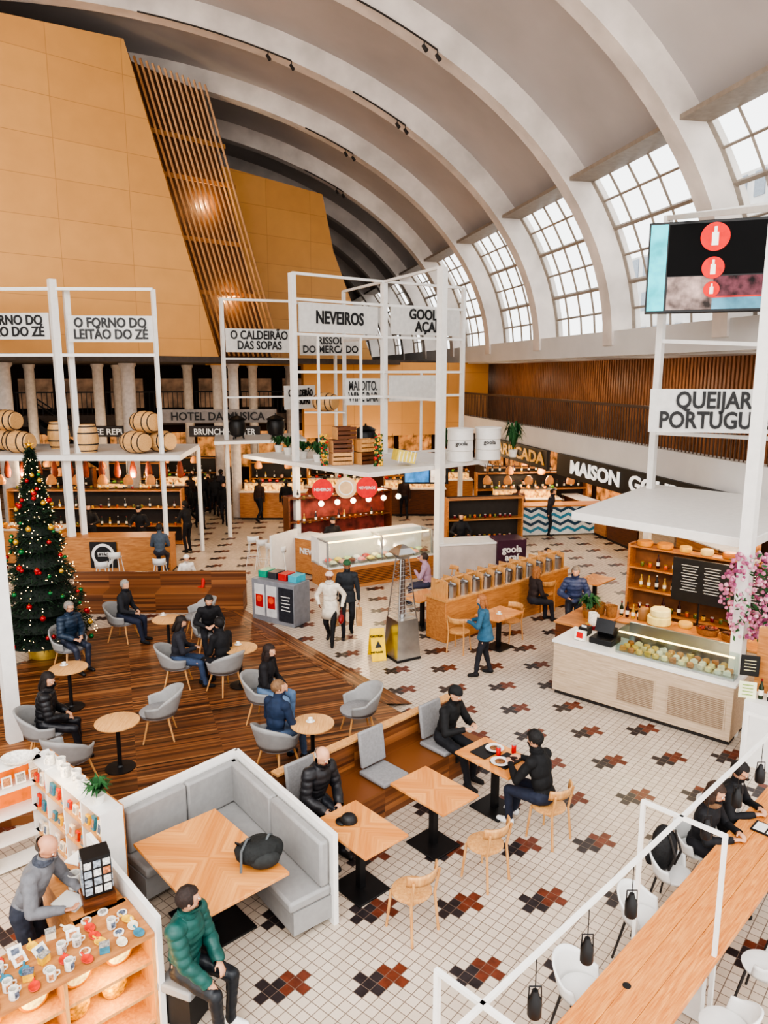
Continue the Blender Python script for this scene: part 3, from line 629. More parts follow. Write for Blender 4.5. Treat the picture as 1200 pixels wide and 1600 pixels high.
for i in range(14):
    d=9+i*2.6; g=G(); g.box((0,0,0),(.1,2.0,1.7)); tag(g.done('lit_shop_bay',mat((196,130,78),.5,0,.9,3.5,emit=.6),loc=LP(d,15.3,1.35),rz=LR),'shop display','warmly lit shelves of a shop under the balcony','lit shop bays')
for d in (12,17,22,27,33): pt(LP(d,12.8,2.7),60)
for d in range(10,40,2):
    counter(LP(d,13.2,0),LR+90,1.9,.6,1.05,random.choice((HONEY,LIGHTW,DKW)),WHITE,'shop counter under the balcony')
def pend(loc):
    t=T('pendant_lamp','lamp','warm pendant lamp in woven cage hanging over stall',loc=loc); g=G(); g.cyl((0,0,.18),(0,0,.9),.008,n=5); g.done('cord',BLACK,t)
    g=G(); g.lathe([(.05,.2),(.13,.1),(.16,0),(.14,-.1)],n=12); g.done('lamp_shade',mat((180,120,70),.6,emit=.4),t); g=G(); g.sph((0,0,0),.06,8); g.done('bulb',WARM,t); return t
def brow(p0,p1,n,gn): rowof(BT,p0,p1,n,gn)
GOODS=[]
for c,nm,lb in (((200,130,64),'pastry','golden pastry on a market counter'),((180,40,34),'fruit','red fruit piled on a market counter'),((90,130,50),'fruit','green fruit piled on a market counter'),((230,150,40),'fruit','orange fruit piled on a market counter'),((236,220,190),'pastry','cream cake on a market counter')):
    t=T(nm,'food',lb,loc=(-7,22.2,1.1)); g=G(); g.sph((0,0,.05),(.08,.08,.055),10); g.done('flesh',mat(c,.5,0,.25,20),t); g=G(); g.cyl((0,0,.1),(0,0,.115),.012,n=6); g.done('top',mat((90,60,30),.6),t); GOODS.append(t)
GOODS[0].location=(-12.2,22.2,1.12); GOODS[1].location=(-12,22.2,1.12); GOODS[2].location=(-11.8,22.2,1.12); GOODS[3].location=(-11.6,22.2,1.12); GOODS[4].location=(-11.4,22.2,1.12)
counter(V((-7.75,20.9,0)),3,3.2,.7,1.1,HONEY,HONEY,'oak bar counter with round emblem at roast stall')
t=T('round_emblem','sign','black round emblem with white lettering on bar front',loc=(-8.0,20.5,.62)); g=G(); g.box((0,0,0),(.75,.03,.75)); g.m=1; g.cyl((0,-.02,0),(0,-.03,0),.33,n=28); g.m=0; g.cyl((0,-.03,0),(0,-.035,0),.25,n=28); g.m=1; g.box((0,-.04,.02),(.3,.01,.12)); g.done('plate',[BLACK,WHITE],t); text('LEITÃO',.1,BLACK,(-8.0,20.44,.64),(0,-1,0),t)
shelf((-9.7,24.6,0),0,5.8,1.9,.4,4,'back shelves of the roast stall with food')
for z in (.67,1.27,1.92): rowof(BT+JR,(-12.4,24.45,z),(-6.9,24.45,z),20,'bottles in the roast stall')
counter(V((-11.3,22,0)),0,3.2,.7,1.1,HONEY,mat((220,214,204),.4),'roast stall counter with bread trays')
for k in range(26):
    g=G(); g.sph((0,0,.03),(.1,.07,.05),10); tag(g.done('bread_roll',mat((190,120,60),.7,0,.3),loc=(-12.7+k*.115,21.8+random.uniform(-.1,.2),1.12)),'bread','golden bread roll on the roast stall counter','bread rolls on the counter')
for k in range(12):
    t=T('cured_ham','ham','cured ham hanging from the roast stall canopy',loc=(-12+k*.5,23.4,2.75),group='hanging hams'); g=G(); g.lathe([(.02,.35),(.04,.25),(.09,.05),(.12,-.15),(.08,-.3),(.01,-.33)],n=12,sy=.6); g.done('meat',mat((140,64,36),.45,0,.3,8),t); g=G(); g.cyl((0,0,.35),(0,0,.57),.005,n=4); g.done('string',WHITE,t)
for x in (-12,-11.2,-10.4,-9.6,-8.8,-8,-7.3): pend((x,22.9,2.4)); 
pt((-11.5,23.3,2.5),110); pt((-8,23.3,2.5),110)
for i,(x,y) in enumerate(((-10.5,29),(-12.5,27),(-4.4,29.2),(-3.6,33),(-8.6,31),(-2,30.5),(1.2,30),(2.6,32.5),(5.3,27.5),(-14,30),(-.2,34))):
    counter(V((x,y,0)),0,2.6,.8,1.1,random.choice((HONEY,DKW,mat((170,74,44),.6))),mat((224,214,200),.5),'distant market counter with warm lit food display')
    g=G(); g.box((0,0,0),(2.3,.5,.3)); g.m=1; g.box((0,0,.17),(2.35,.55,.03)); tag(g.done('food_display',[mat((222,146,84),.5,0,.9,9,emit=1.2),STEEL],loc=(x,y+.12,1.27)),'food display','warmly lit glass food display on a market counter','distant food displays')
    for k in range(8): dup(random.choice(GOODS),(x-1.1+k*.31,y+random.uniform(-.08,.18),1.45),random.uniform(0,360),group='food on distant counters')
    pt((x,y-.6,2.3),55); pend((x+.6,y,2.1)); pend((x-.6,y,2.1)); pend((x,y+.3,2.4))
    shelf((x,y+1.6,0),0,2.4,2.1,.35,4,'distant shelving unit with bottles',DKW if i%2 else HONEY); 
    for z in (.72,1.38): rowof(BT,(x-1.1,y+1.45,z+.02),(x+1.1,y+1.45,z+.02),6,'bottles in distant shops')
# ---- ice cream stall
NX=V((.866,.5,0)); NY=V((-.5,.866,0)); NO=V((-1.44,18.9,0))
def nq(x,y,z=0): return NO+NX*x+NY*y+V((0,0,z))
t=T('service_counter','ice cream counter','ice cream counter with slatted wood front and glass showcase',loc=NO,rz=30)
g=G(); g.box((1.65,.55,.3),(3.3,1.1,.6)); g.done('body',HONEY,t); g=G()
for k in range(9): g.box((1.8,-.01,.12+k*.045),(2.6,.02,.015))
g.done('vent_grille',DKW,t); g=G(); g.box((1.65,.9,.95),(3.3,.5,.75)); g.box((1.65,.55,.62),(3.3,1.1,.05)); g.done('showcase_body',WHITE,t)
g=G(); g.face([(0,0,.64),(3.3,0,.64),(3.3,.15,1.3),(0,.15,1.3)]); g.face([(0,.15,1.3),(3.3,.15,1.3),(3.3,.7,1.34),(0,.7,1.34)]); g.done('glass',GLASS,t)
g=G(); g.box((1.65,.2,1.29),(3.2,.04,.03)); g.done('light_strip',WARM,t)
for x in (0,1.65,3.3): g=G(); g.box((x,.1,.97),(.04,.06,.68)); g.box((x,.4,1.32),(.04,.6,.04)); g.done('showcase_frame',GREYL,t)
IC=[(250,236,200),(236,170,150),(120,70,50),(240,120,110),(250,220,120),(200,220,170),(244,240,236),(180,60,60)]
for k in range(22):
    g=G(); g.box((0,0,.03),(.24,.26,.06)); g.m=1; g.sph((0,0,.07),(.11,.12,.06),10); tag(g.done('ice_cream_tub',[STEEL,mat(IC[k%8],.6,0,.15,12,.5)],loc=nq(.2+(k%11)*.29,.2+(k//11)*.28,.66),rz=30),'ice cream','steel tub heaped with ice cream in the showcase','ice cream tubs')
t=T('service_counter','counter','light wood till counter with stall name on front',loc=W(478,905)+V((0,.4,0)),rz=-35); g=G(); g.box((.3,.35,.55),(1.6,.7,1.0)); g.done('body',HONEY,t,bev=.01); g=G(); g.box((.3,.35,1.08),(1.66,.76,.05)); g.done('countertop',WHITE,t)
text('NEVEIROS',.24,WHITE,t.location+Matrix.Rotation(R(-35),3,'Z')@V((.3,-.02,.7)),hv(-125),t,bold=.02,fit=1.1)
g=G(); g.box((0,0,.65),(1.2,.06,1.3)); tag(g.done('divider_screen',WHITE,loc=nq(-.45,2.0),rz=60),'panel','low white divider screen behind ice cream counter')
shelf(nq(1.6,2.6),30,3.4,2.2,.4,4,'shelves with cones and cups behind ice cream counter',DKW,mat((130,60,52),.7,0,.6,4))
for z in (.75,1.4,2.1): rowof(JR+BT,nq(.1,2.45,z),nq(3.1,2.45,z),16,'jars behind the ice cream counter')
pt(nq(1.6,1.2,2.7),100); pt(nq(1.4,.4,1.55),18); pt(nq(3.5,3.5,2.6),80); pt(nq(-.5,4,2.6),80)
for x in (.4,.9,1.4,1.9,2.4,2.9): 
    t=T('pendant_lamp','lamp','white glowing globe lamp over ice cream counter',loc=nq(x,1.3,2.15),group='globe lamps'); g=G(); g.sph((0,0,0),.08,12); g.done('bulb',mat((255,236,204),.5,emit=4.0),t); g=G(); g.cyl((0,0,.08),(0,0,.95),.006,n=5); g.done('cord',BLACK,t)
for u,v,c,tx in ((503,765,(205,30,26),'NEVEIROS'),(540,762,(214,176,130),''),(573,762,(205,30,26),'NEVEIROS')):
    p=V(((u-600)/F*18.4,18.4,zat(v,18.4))); t=T('round_hanging_sign','sign','round hanging sign disc with stall name',loc=p); g=G(); g.cyl((0,-.02,0),(0,.02,0),.27,n=32); g.done('disc',mat(c,.5,emit=.15),t); g=G(); g.cyl((0,0,.25),(0,0,3.1-p.z),.006,n=5); g.done('cord',BLACK,t)
    if tx: text(tx,.1,WHITE,p+V((0,-.03,0)),(0,-1,0),t,fit=.42)
    else:
        g=G(); g.cyl((0,-.03,0),(0,-.025,0),.19,n=24); g.m=1; g.cyl((0,-.034,0),(0,-.03,0),.16,n=24); g.done('emblem',[WHITE,mat(c,.5)],t)
p=V((1.4,24.5,2.45)); t=T('wall_screen','screen','blue menu screen hung inside the stall',loc=p); g=G(); g.box((0,0,0),(1.5,.08,.75)); g.done('casing',BLACK,t); g=G(); g.box((-.3,-.05,0),(.8,.01,.62)); g.m=1; g.box((.4,-.05,0),(.5,.01,.62)); g.done('image',[mat((50,110,170),.4,0,.5,4,emit=1),mat((200,190,180),.4,0,.5,6,emit=.8)],t)
ZG=W(850,838); t=T('service_counter','counter','kiosk counter faced with blue and white zigzag tiles',loc=ZG+V((0,.4,0)),rz=8); g=G(); g.box((0,0,.55),(4.4,.7,1.0)); g.done('body',mat((206,212,214),.4),t)
g=G()
for r_ in range(4):
    for k in range(16):
        x=-2.2+k*.275; z=.12+r_*.24; dz=.14*(1 if k%2 else 0); g.m=r_%2; g.face([(x,-.36,z+dz),(x+.275,-.36,z+.14-dz),(x+.275,-.36,z+.14-dz+.11),(x,-.36,z+dz+.11)])
g.done('zigzag_tiles',[mat((60,130,160),.3),mat((36,70,96),.3)],t); g=G(); g.box((0,0,1.08),(4.5,.8,.05)); g.done('countertop',HONEY,t)
for k in range(6): pend(ZG+V((-2+k*.75,.6,1.9)))
pt(ZG+V((0,1.2,2.3)),90); shelf(ZG+V((0,2.6,0)),8,4.4,2.0,.35,4,'kiosk back shelves filled with bottles',HONEY)
for z in (.75,1.35,1.98): brow(ZG+V((-2,2.2,z+.02)),ZG+V((2,2.75,z+.02)),14,'bottles in the kiosk')
AC=W(737,905)
t=T('service_counter','counter','pale grey wood counter of the acai stall',loc=AC+V((-.15,.4,0)),rz=12); g=G(); g.box((0,0,.5),(1.7,.8,1.0)); g.done('body',mat((186,176,170),.5,0,.15,2),t); g=G(); g.box((0,0,1.02),(1.76,.86,.05)); g.done('countertop',WHITE,t)
ap=W(792,903); t=T('service_counter','counter','deep purple counter front with rounded white lettering',loc=ap+V((.05,.35,0)),rz=12); g=G(); g.box((0,0,.55),(.85,.7,1.1)); g.done('body',mat((66,30,52),.5),t); text('goola\naçaí',.27,WHITE,ap+V((.12,-.02,.72)),hv(-78),t,bold=.025)
shelf(AC+V((.6,2.2,0)),12,2.4,2.0,.35,4,'acai stall shelving with supplies'); rowof(JR,AC+V((-.4,1.95,1.36)),AC+V((1.5,2.3,1.36)),12,'jars in the acai stall'); rowof(JR,AC+V((-.4,1.95,.73)),AC+V((1.5,2.3,.73)),12,'jars in the acai stall')
# canister partition
K0=V((1.3,15.1,0)); KR=40.3; Kd=hv(KR)
t=T('canister_bench','partition','honey plywood divider with shelf of metal canisters',loc=K0,rz=KR); g=G(); g.box((2.15,.28,.46),(4.3,.6,.92)); g.done('body',HONEY,t,bev=.01); g=G(); g.box((2.15,.28,.94),(4.36,.66,.04)); g.done('top_board',OAK,t)
g=G(); g.box((2.15,.28,1.32),(4.36,.04,.03)); 
for k in range(12): g.box((.1+k*.37,.28,1.14),(.02,.5,.4))
g.done('divider_rack',OAK,t)
cp=None
for k in range(11):
    for r_ in (0,1):
        p=K0+Kd*(.28+k*.37)+hv(KR+90)*(.12+.32*r_)+V((0,0,.96))
        if cp is None:
            cp=T('metal_canister','canister','brushed metal food canister with lid on the divider',loc=p,group='canisters on the divider'); g=G(); g.cyl((0,0,0),(0,0,.26),.13,n=18); g.done('body',STEEL,cp); g=G(); g.lathe([(.135,.26),(.135,.29),(.1,.31),(.02,.315)],n=18); g.sph((0,0,.33),.02,8); g.done('lid',mat((170,172,176),.25,1),cp)
        else: dup(cp,p)
# ============================================================ DECK + PARTITION
DKM=strips('striped_deck_boards',[(50,28,16),(104,64,38),(138,88,54),(76,46,28),(166,114,72),(62,36,22),(118,74,46)],.036,'Y',.42)
def local(p,rz): 
    c,s=math.cos(R(-rz)),math.sin(R(-rz)); return (p.x*c-p.y*s,p.x*s+p.y*c)
wp0=V((-1.34,8.37,0)); wp1=V((1.0,10.6,0))
dkp=[W(350,950,.12),wp1+V((-.05,.05,0)),wp0,V((-2.2,8.6,0)),V((-3.4,8.9,0)),V((-6.3,8.2,0)),V((-7.6,12,0)),W(140,985,.12)]
g=G(); g.prism([local(p,20) for p in dkp],.0,.12); o=g.done('floor_deck',DKM,rz=20,smooth=False,kind='structure')
RM=strips('striped_ramp_boards',[(60,34,20),(112,70,42),(144,94,58),(84,50,30),(160,108,68)],.04,'Y',.42)
ra,rb=W(350,935,0),W(645,1100,0); rr=math.degrees(math.atan2((rb-ra).y,(rb-ra).x)); L_=(rb-ra).length
g=G(); v=[(0,0,.004),(L_,0,.004),(L_-.1,-.55,.125),(0,-.75,.125)]; g.face(v); g.done('trim_30',RM,loc=ra,rz=rr,smooth=False,kind='structure')
PW=strips('striped_partition_boards',[(84,48,28),(134,84,50),(104,62,36),(158,104,64),(74,42,24)],.04,'Z',.4)
dP=(wp1-wp0).normalized(); h_=math.degrees(math.atan2(dP.y,dP.x)); LL=(wp1-wp0).length
t=T('bench_partition','bench','brown striped wooden bench back dividing deck from tiles',loc=wp0,rz=h_)
g=G(); g.box((LL/2,0,.42),(LL,.1,.84)); g.done('backboard',PW,t); g=G(); g.box((LL/2,-.35,.2),(LL,.6,.4)); g.done('bench_base',PW,t); g=G(); g.box((LL/2,0,.85),(LL+.04,.14,.03)); g.done('cap_rail',OAK,t)
g=G(); g.box((LL-.55,-.655,.28),(.08,.02,.1)); g.done('power_socket',BLACK,t)
T1=V((-.263,7.42,0)); ST=V((.868,.775,0))
def pad(p):
    t=T('seat_pad','upholstered seat','grey upholstered seat pad with tilted backrest on bench',loc=p,rz=h_,group='grey bench seats'); g=G(); g.box((0,0,.045),(.46,.5,.07)); g.done('seat',GREYF,t,bev=.025); g=G(); g.box((0,.24,.36),(.44,.06,.5),rx=-8); g.done('backrest',GREYF,t,bev=.025); return t
pn=V((dP.y,-dP.x,0))
for s_ in (.25,1.45,2.62): pad(wp0+dP*s_+pn*.42+V((0,0,.4)))
t=T('planter_bench','bench','long low striped wooden bench at deck edge',loc=W(140,962)*.5+W(352,945)*.5,rz=2); g=G(); g.box((0,0,.25),(4.2,.5,.5)); g.done('body',PW,t); g=G(); g.box((0,.3,.45),(4.2,.08,.9)); g.done('backboard',PW,t)
# ============================================================ FURNITURE PROTOTYPES
def lounge():
    t=T('lounge_armchair','chair','grey shell armchair with splayed oak legs')
    g=G()
    def f(u,v):
        th=R(-128+256*u); k=.5+.5*math.cos(th); top=.19+.20*max(0,math.cos(th))**.7 if math.cos(th)>0 else .19-.06*(-math.cos(th))
        r=.27+.045*v; x=r*math.sin(th)*1.03; y=-r*math.cos(th)*1.0-.07*v*k; return V((x,y+.02,.42+top*v*1.0))
    g.grid(f,28,5); g.done('shell',GREYL,t,solid=.028)
    g=G(); g.lathe([(.2,.36),(.27,.385),(.285,.43),(.25,.455),(.1,.46)],(0,.03,0),22); g.done('seat',GREYF,t)
    for x,y in ((-1,-1),(1,-1),(-1,1),(1,1)): g=G(); g.cyl((x*.15,y*.14+.02,.38),(x*.24,y*.23+.02,0),.02,.012,8); g.done('leg',OAK,t)
    return t
def dining():
    t=T('dining_chair','chair','light oak dining chair with curved bentwood backrest')
    g=G(); g.lathe([(.19,.425),(.215,.435),(.215,.45),(.2,.458),(.05,.452)],n=24,sx=1,sy=.97); g.done('seat',OAK,t)
    for x in (-1,1):
        g=G(); g.cyl((x*.15,.15,.43),(x*.18,.19,0),.017,.013,8); g.done('leg',OAK,t)
        g=G(); g.tube([V((x*.19,-.21,0)),V((x*.17,-.17,.43)),V((x*.185,-.22,.72))],.016,8); g.done('leg',OAK,t)
    g=G()
    def f(u,v):
        a=R(-62+124*u); return V((.235*math.sin(a),-.02-.235*math.cos(a)-.02*v,.66+.12*v-.0))
    g.grid(f,14,3); g.done('backrest',OAK,t,solid=.018); g=G(); g.box((0,0,.415),(.3,.3,.03)); g.done('seat_frame',OAK,t); return t
def shellc():
    t=T('shell_chair','chair','white plastic shell chair with slim dark legs')
    g=G()
    def f(u,v):
        th=R(-110+220*u); tp=.14+.14*max(0,math.cos(th)); r=.19+.03*v; return V((r*math.sin(th),-r*math.cos(th)-.04*v,.44+tp*v))
    g.grid(f,20,4); g.done('backrest',PLASTIC,t,solid=.02); g=G(); g.lathe([(.14,.42),(.19,.43),(.2,.455),(.18,.46),(.05,.448)],n=22); g.done('seat',PLASTIC,t)
    for x,y in ((-1,-1),(1,-1),(-1,1),(1,1)): g=G(); g.cyl((x*.12,y*.12,.43),(x*.2,y*.2,0),.014,.011,8); g.done('leg',DARK,t)
    return t
def stool():
    t=T('bar_stool','stool','white bar stool with low back and thin legs')
    g=G(); g.lathe([(.14,.72),(.18,.735),(.18,.75),(.05,.745)],n=18); g.done('seat',PLASTIC,t); g=G(); g.grid(lambda u,v:V((.18*math.sin(R(-70+140*u)),-.18*math.cos(R(-70+140*u)),.75+.16*v)),12,2); g.done('backrest',PLASTIC,t,solid=.02)
    for x,y in ((-1,-1),(1,-1),(-1,1),(1,1)): g=G(); g.cyl((x*.11,y*.11,.73),(x*.2,y*.2,0),.012,.01,6); g.done('leg',PLASTIC,t)
    g=G(); g.tube([V((x*.17,y*.17,.27)) for x,y in ((-1,-1),(1,-1),(1,1),(-1,1),(-1,-1))],.009,6); g.done('footrest',PLASTIC,t); return t
def rtable():
    t=T('cafe_table','table','round oak cafe table on black pedestal'); g=G(); g.lathe([(.29,.695),(.31,.705),(.31,.72),(.3,.725)],n=32); g.done('tabletop',ROUNDW,t); g=G(); g.cyl((0,0,.02),(0,0,.7),.03); g.done('pole',BLACK,t); g=G(); g.lathe([(.21,0),(.21,.015),(.05,.03),(.035,.05)],n=24); g.done('base',BLACK,t); return t
def stable(sx=.62,sy=.9,label='square oak dining table with diagonal veneer'):
    t=T('dining_table','table',label); g=G(); g.box((0,0,.735),(sx,sy,.03)); g.done('tabletop',TABLEW,t,bev=.004); g=G(); g.box((0,0,.37),(.08,.08,.72)); g.done('pole',BLACK,t); g=G(); g.box((0,0,.012),(.45,.5,.024)); g.done('base',BLACK,t,bev=.005); return t
LC=lounge(); DC=dining(); SC_=shellc(); BS=stool(); RT=rtable(); ST_=stable()
used={}
def put(proto,p,hd,label=None,group=None):
    if proto.name not in used:
        used[proto.name]=1; proto.location=p; proto.rotation_euler[2]=R(hd-90)
        if label: proto['label']=label
        if group: proto['group']=group
        return proto
    return dup(proto,p,hd-90,label,group)
for u,v,h in ((190,968,-10),(312,960,205),(275,1035,10),(352,1042,140),(326,985,-70),(250,1108,192),(108,1178,75),(68,1140,15),(108,1008,-35),(562,1105,198),(432,1158,55),(412,1085,-15)):
    p=W(u,v,.57); put(LC,(p.x,p.y,.12),h,group='grey lounge armchairs')
for u,v in ((262,967),(375,1012),(107,1043),(183,1127),(488,1130)):
    p=W(u,v,.84); put(RT,(p.x,p.y,.12),0,group='round cafe tables')
for k in range(3): put(ST_,T1+ST*k*1.0,42+90,group='oak dining tables')
def cup(loc,c=(240,238,232),lab='small white coffee cup on a saucer'):
    t=T('coffee_cup','cup',lab,loc=loc); g=G(); g.lathe([(.03,0),(.055,.008),(.065,.014)],n=16); g.done('saucer',mat(c,.3),t); g=G(); g.lathe([(.02,.012),(.032,.05),(.034,.06),(.029,.058),(.018,.02)],n=14); g.done('body',mat(c,.3),t); return t
for u,v,z in ((485,1128,.845),(255,962,.845),(372,1008,.845),(100,1040,.845),(780,960,.75)): p=W(u,v,z); cup(p)
for p,h in ((T1+B*.82,132),(T1+ST+B*.82,132),(T1+ST*2+B*.85,132)): put(DC,p,h,group='oak dining chairs')
for u,v,h in ((718,985,60),(797,968,215)): p=W(u,v,.45); put(DC,(p.x,p.y,0),h,group='oak dining chairs')
p=W(780,958,.75); put(ST_,(p.x,p.y,0),45); p=W(660,930,.75); put(ST_,(p.x,p.y,0),45); p=W(930,905,.75); put(ST_,(p.x,p.y,0),45)
for u,v in ((700,905),(835,900),(850,925),(900,920)): p=W(u,v,.45); put(DC,(p.x,p.y,0),random.choice((20,200,110)))
for u,v in ((160,890),(250,885),(396,850),(410,855),(424,860),(438,866),(180,875)): p=W(u,v-5,.75); put(BS,(p.x,p.y,0),90,group='white bar stools')
# BOOTH
bc=V((-1.86,8.61,0)); be=V((-.5,6.85,0)); bw=V((-2.96,7.41,0)); 
t=T('booth_seating','booth','corner booth with grey upholstery inside white panels')
def plank(p,q,thick,z0,z1):
    p,q=V(p),V(q); d=q-p; return ((p+q)/2+V((0,0,(z0+z1)/2)),(d.length,thick,z1-z0),math.degrees(math.atan2(d.y,d.x)))
for a,b in ((bc,be),(bc,bw)):
    d=(b-a).normalized(); n_=V((d.y,-d.x,0)); 
    if n_.dot(V((-1.5,7,0))-(a+b)/2)<0: n_=-n_
    c,s_,h2=plank(a,b,.06,0,1.05); g=G(); g.box(c,s_,rz=h2); g.done('outer_panel',WHITE,t)
    st0=.05 if b is be else .52
    c,s_,h2=plank(a+d*st0+n_*.26,b-d*.04+n_*.26,.46,.08,.34); g=G(); g.box(c,s_,rz=h2); g.done('seat_base',GREYL,t)
    c,s_,h2=plank(a+d*(st0+.03)+n_*.28,b-d*.04+n_*.28,.5,.34,.46); g=G(); g.box(c,s_,rz=h2); g.done('seat_cushion',GREYL,t,bev=.03)
    Ln=(b-a).length; k=2
    for i in range(k):
        c,s_,h2=plank(a+d*(.06+(Ln-.1)*i/k)+n_*.1,a+d*(.05+(Ln-.1)*(i+1)/k)+n_*.1,.11,.46,.98); g=G(); g.box(c,s_,rz=h2); g.done('back_cushion',GREYL,t,bev=.03)
g=G(); cc=(bc+V((-.05,-.42,0))); g.box((cc.x,cc.y,.24),(.55,.55,.4),rz=42); g.done('corner_seat',GREYL,t,bev=.02)
tb=T('dining_table','table','large square oak booth table with diagonal veneer'); tb.location=(-1.82,6.9,0); tb.rotation_euler[2]=R(42)
g=G(); g.box((0,0,.735),(.98,1.5,.035)); g.done('tabletop',TABLEW,tb,bev=.004); g=G(); g.box((0,0,.37),(.1,.1,.72)); g.done('pole',BLACK,tb); g=G(); g.box((0,0,.012),(.6,.8,.024)); g.done('base',BLACK,tb)
bp=T('backpack','backpack','black backpack with grey straps lying on booth table',loc=(-1.28,6.83,.755),rz=20)
g=G(); g.sph((0,0,.13),(.25,.18,.14),18)
for v in g.b.verts: v.co+=noise.noise_vector(v.co*7)*.03; v.co.z=max(v.co.z,0)
g.done('body',mat((34,36,36),.8,0,.3,25,.5),bp)
g=G(); g.sph((.03,-.13,.1),(.16,.08,.09),12); g.done('pocket',mat((44,46,46),.8,0,.2,25),bp)
for x in (-.12,.1): g=G(); g.tube([V((x-.1,-.17,.04)),V((x-.08,-.1,.22)),V((x,0,.285)),V((x+.05,.12,.2)),V((x+.06,.19,.05))],.014,6); g.done('strap',mat((90,94,96),.8),bp)
g=G(); g.tube([V((-.2,.03,.2)),V((-.24,.0,.27)),V((-.18,-.04,.26))],.01,6); g.done('handle',BLACK,bp)
ct=T('baseball_cap','cap','black baseball cap resting on oak table',loc=W(545,1283,.755),rz=100); g=G(); g.sph((0,0,0),(.09,.1,.1),16); bmesh.ops.delete(g.b,geom=[v for v in g.b.verts if v.co.z<-.01],context='VERTS'); g.done('crown',BLACK,ct); g=G(); g.face([(math.cos(PI*k/10)*.085,.07+math.sin(PI*k/10)*.08,.008) for k in range(11)]); g.done('brim',BLACK,ct,solid=.006)
T3=T1+ST*2
for a,b in ((-.1,.15),(.12,-.12)):
    pp=T3+A*a+B*b+V((0,0,.766)); t=T('plate','plate','white plate holding a half-eaten meal',loc=pp,group='lunch plates'); g=G(); g.lathe([(.07,0),(.12,.012),(.125,.018),(.115,.016),(.06,.006)],n=22); g.done('dish',WHITE,t); g=G(); g.sph((0,0,.015),(.07,.06,.02),10); g.done('food',mat((120,80,50),.7,0,.6,40,.6),t)
for a,b in ((.02,.02),(.22,.1)):
    t=T('drinks_can','can','red soft drink can on the table',loc=T3+A*a+B*b*1.2+V((0,0,.766)),group='red drink cans'); g=G(); g.lathe([(.026,0),(.032,.008),(.032,.105),(.026,.115)],n=16); g.done('body',RED,t); g=G(); g.cyl((0,0,.113),(0,0,.118),.024); g.done('lid',STEEL,t)
for s_ in (-.17,.17):
    g=G(); g.box((0,0,.008),(.36,.26,.015)); tag(g.done('serving_tray',BLACK,loc=T3+B*s_+V((0,0,.7505)),rz=42,bev=.004),'tray','black serving tray on the table','black trays')
# ============================================================ COMMUNAL TABLE
l0=V((1.36,4.9,0)); ld=V((.706,.708,0)); ln_=V((.708,-.706,0)); 
lt=T('communal_table','table','long knotty pine communal table with light finish',loc=l0+ln_*.3+ld*1.6,rz=45)
for y in (-.21,0,.21): g=G(); g.box((0,y,.73),(6.2,.207,.05)); g.done('tabletop_plank',LONGW,lt,bev=.003)
for x in (-2.3,0,2.3): g=G(); g.box((x,0,.36),(.1,.4,.7)); g.done('leg',WHITE,lt)
g=G(); g.cyl((-.9,.1,.756),(-.9,.1,.759),.035,n=20); g.done('cable_grommet',BLACK,lt)
def cm(s_,o): return l0+ld*s_+ln_*o
zr=1.9
fr=T('table_frame','steel frame','white steel frame standing over the communal table')
def bar(a,b,w_=.032,nm='crossbar'):
    a,b=V(a),V(b); g=G(); d=b-a
    if abs(d.z)>.5: g.box((a+b)/2,(w_,w_,abs(d.z)),rz=45)
    else: g.box((a+b)/2,(d.length+w_,w_,w_),rz=math.degrees(math.atan2(d.y,d.x)))
    g.done(nm,WHITE,fr)
r0=V((.2,3.5,zr)); r1=V((4.7,7.9,zr)); bar(r0,r1)
for p in (V((.6,3.9,zr)),V((2.6,5.83,zr)),V((4.4,7.6,zr))):
    a=p-ln_*.36; b=p+ln_*.36; a.z=b.z=zr; bar(a,b); 
    for e in (a,b): bar((e.x,e.y,0),(e.x,e.y,zr),.036,'post')
lan=None
for k,(u,v) in enumerate(((1001,1425),(937,1500),(855,1585),(1110,1300),(1156,1250),(1190,1212))):
    p=W(u,v,1.5); s_=(p-r0).dot((r1-r0).normalized()); p=r0+(r1-r0).normalized()*s_; p.z=1.52 
    if lan is None:
        lan=T('pendant_lantern','lamp','small black lantern hanging from the white rail',loc=p,group='black lanterns'); g=G(); g.cyl((0,0,.1),(0,0,.37),.004,n=5); g.done('cord',BLACK,lan)
        g=G(); g.lathe([(.045,-.1),(.05,-.09),(.05,.02),(.03,.06),(.02,.1)],n=12); g.done('lamp_shade',BLACK,lan); g=G(); g.tube([V((-.045,0,.0)),V((-.04,0,.13)),V((.04,0,.13)),V((.045,0,0))],.005,5); g.done('handle',BLACK,lan)
    else: dup(lan,p)
for s_,o,h in ((.7,-.2,-45),(1.9,-.22,-45),(2.75,-.3,-45),(3.35,-.3,-45),(4.0,-.3,-45),(.5,.8,135),(1.2,.82,135),(2.1,.84,135),(2.9,.84,135)): put(SC_,cm(s_,o),h,group='white shell chairs')
bp2=T('backpack','backpack','black backpack hung on white shell chair',loc=cm(2.75,-.42)+V((0,0,.45)),rz=45); g=G(); g.sph((0,0,.24),(.17,.13,.26),16)
for v in g.b.verts: v.co+=noise.noise_vector(v.co*8)*.02
g.done('body',mat((26,26,28),.7,0,.3,25,.4),bp2); g=G(); g.sph((-.05,.1,.16),(.12,.06,.13),12); g.done('pocket',mat((34,34,38),.7),bp2)
for x in (-.07,.07): g=G(); g.tube([V((x,-.1,.06)),V((x,-.16,.25)),V((x,-.08,.46))],.014,6); g.done('strap',DARK,bp2)
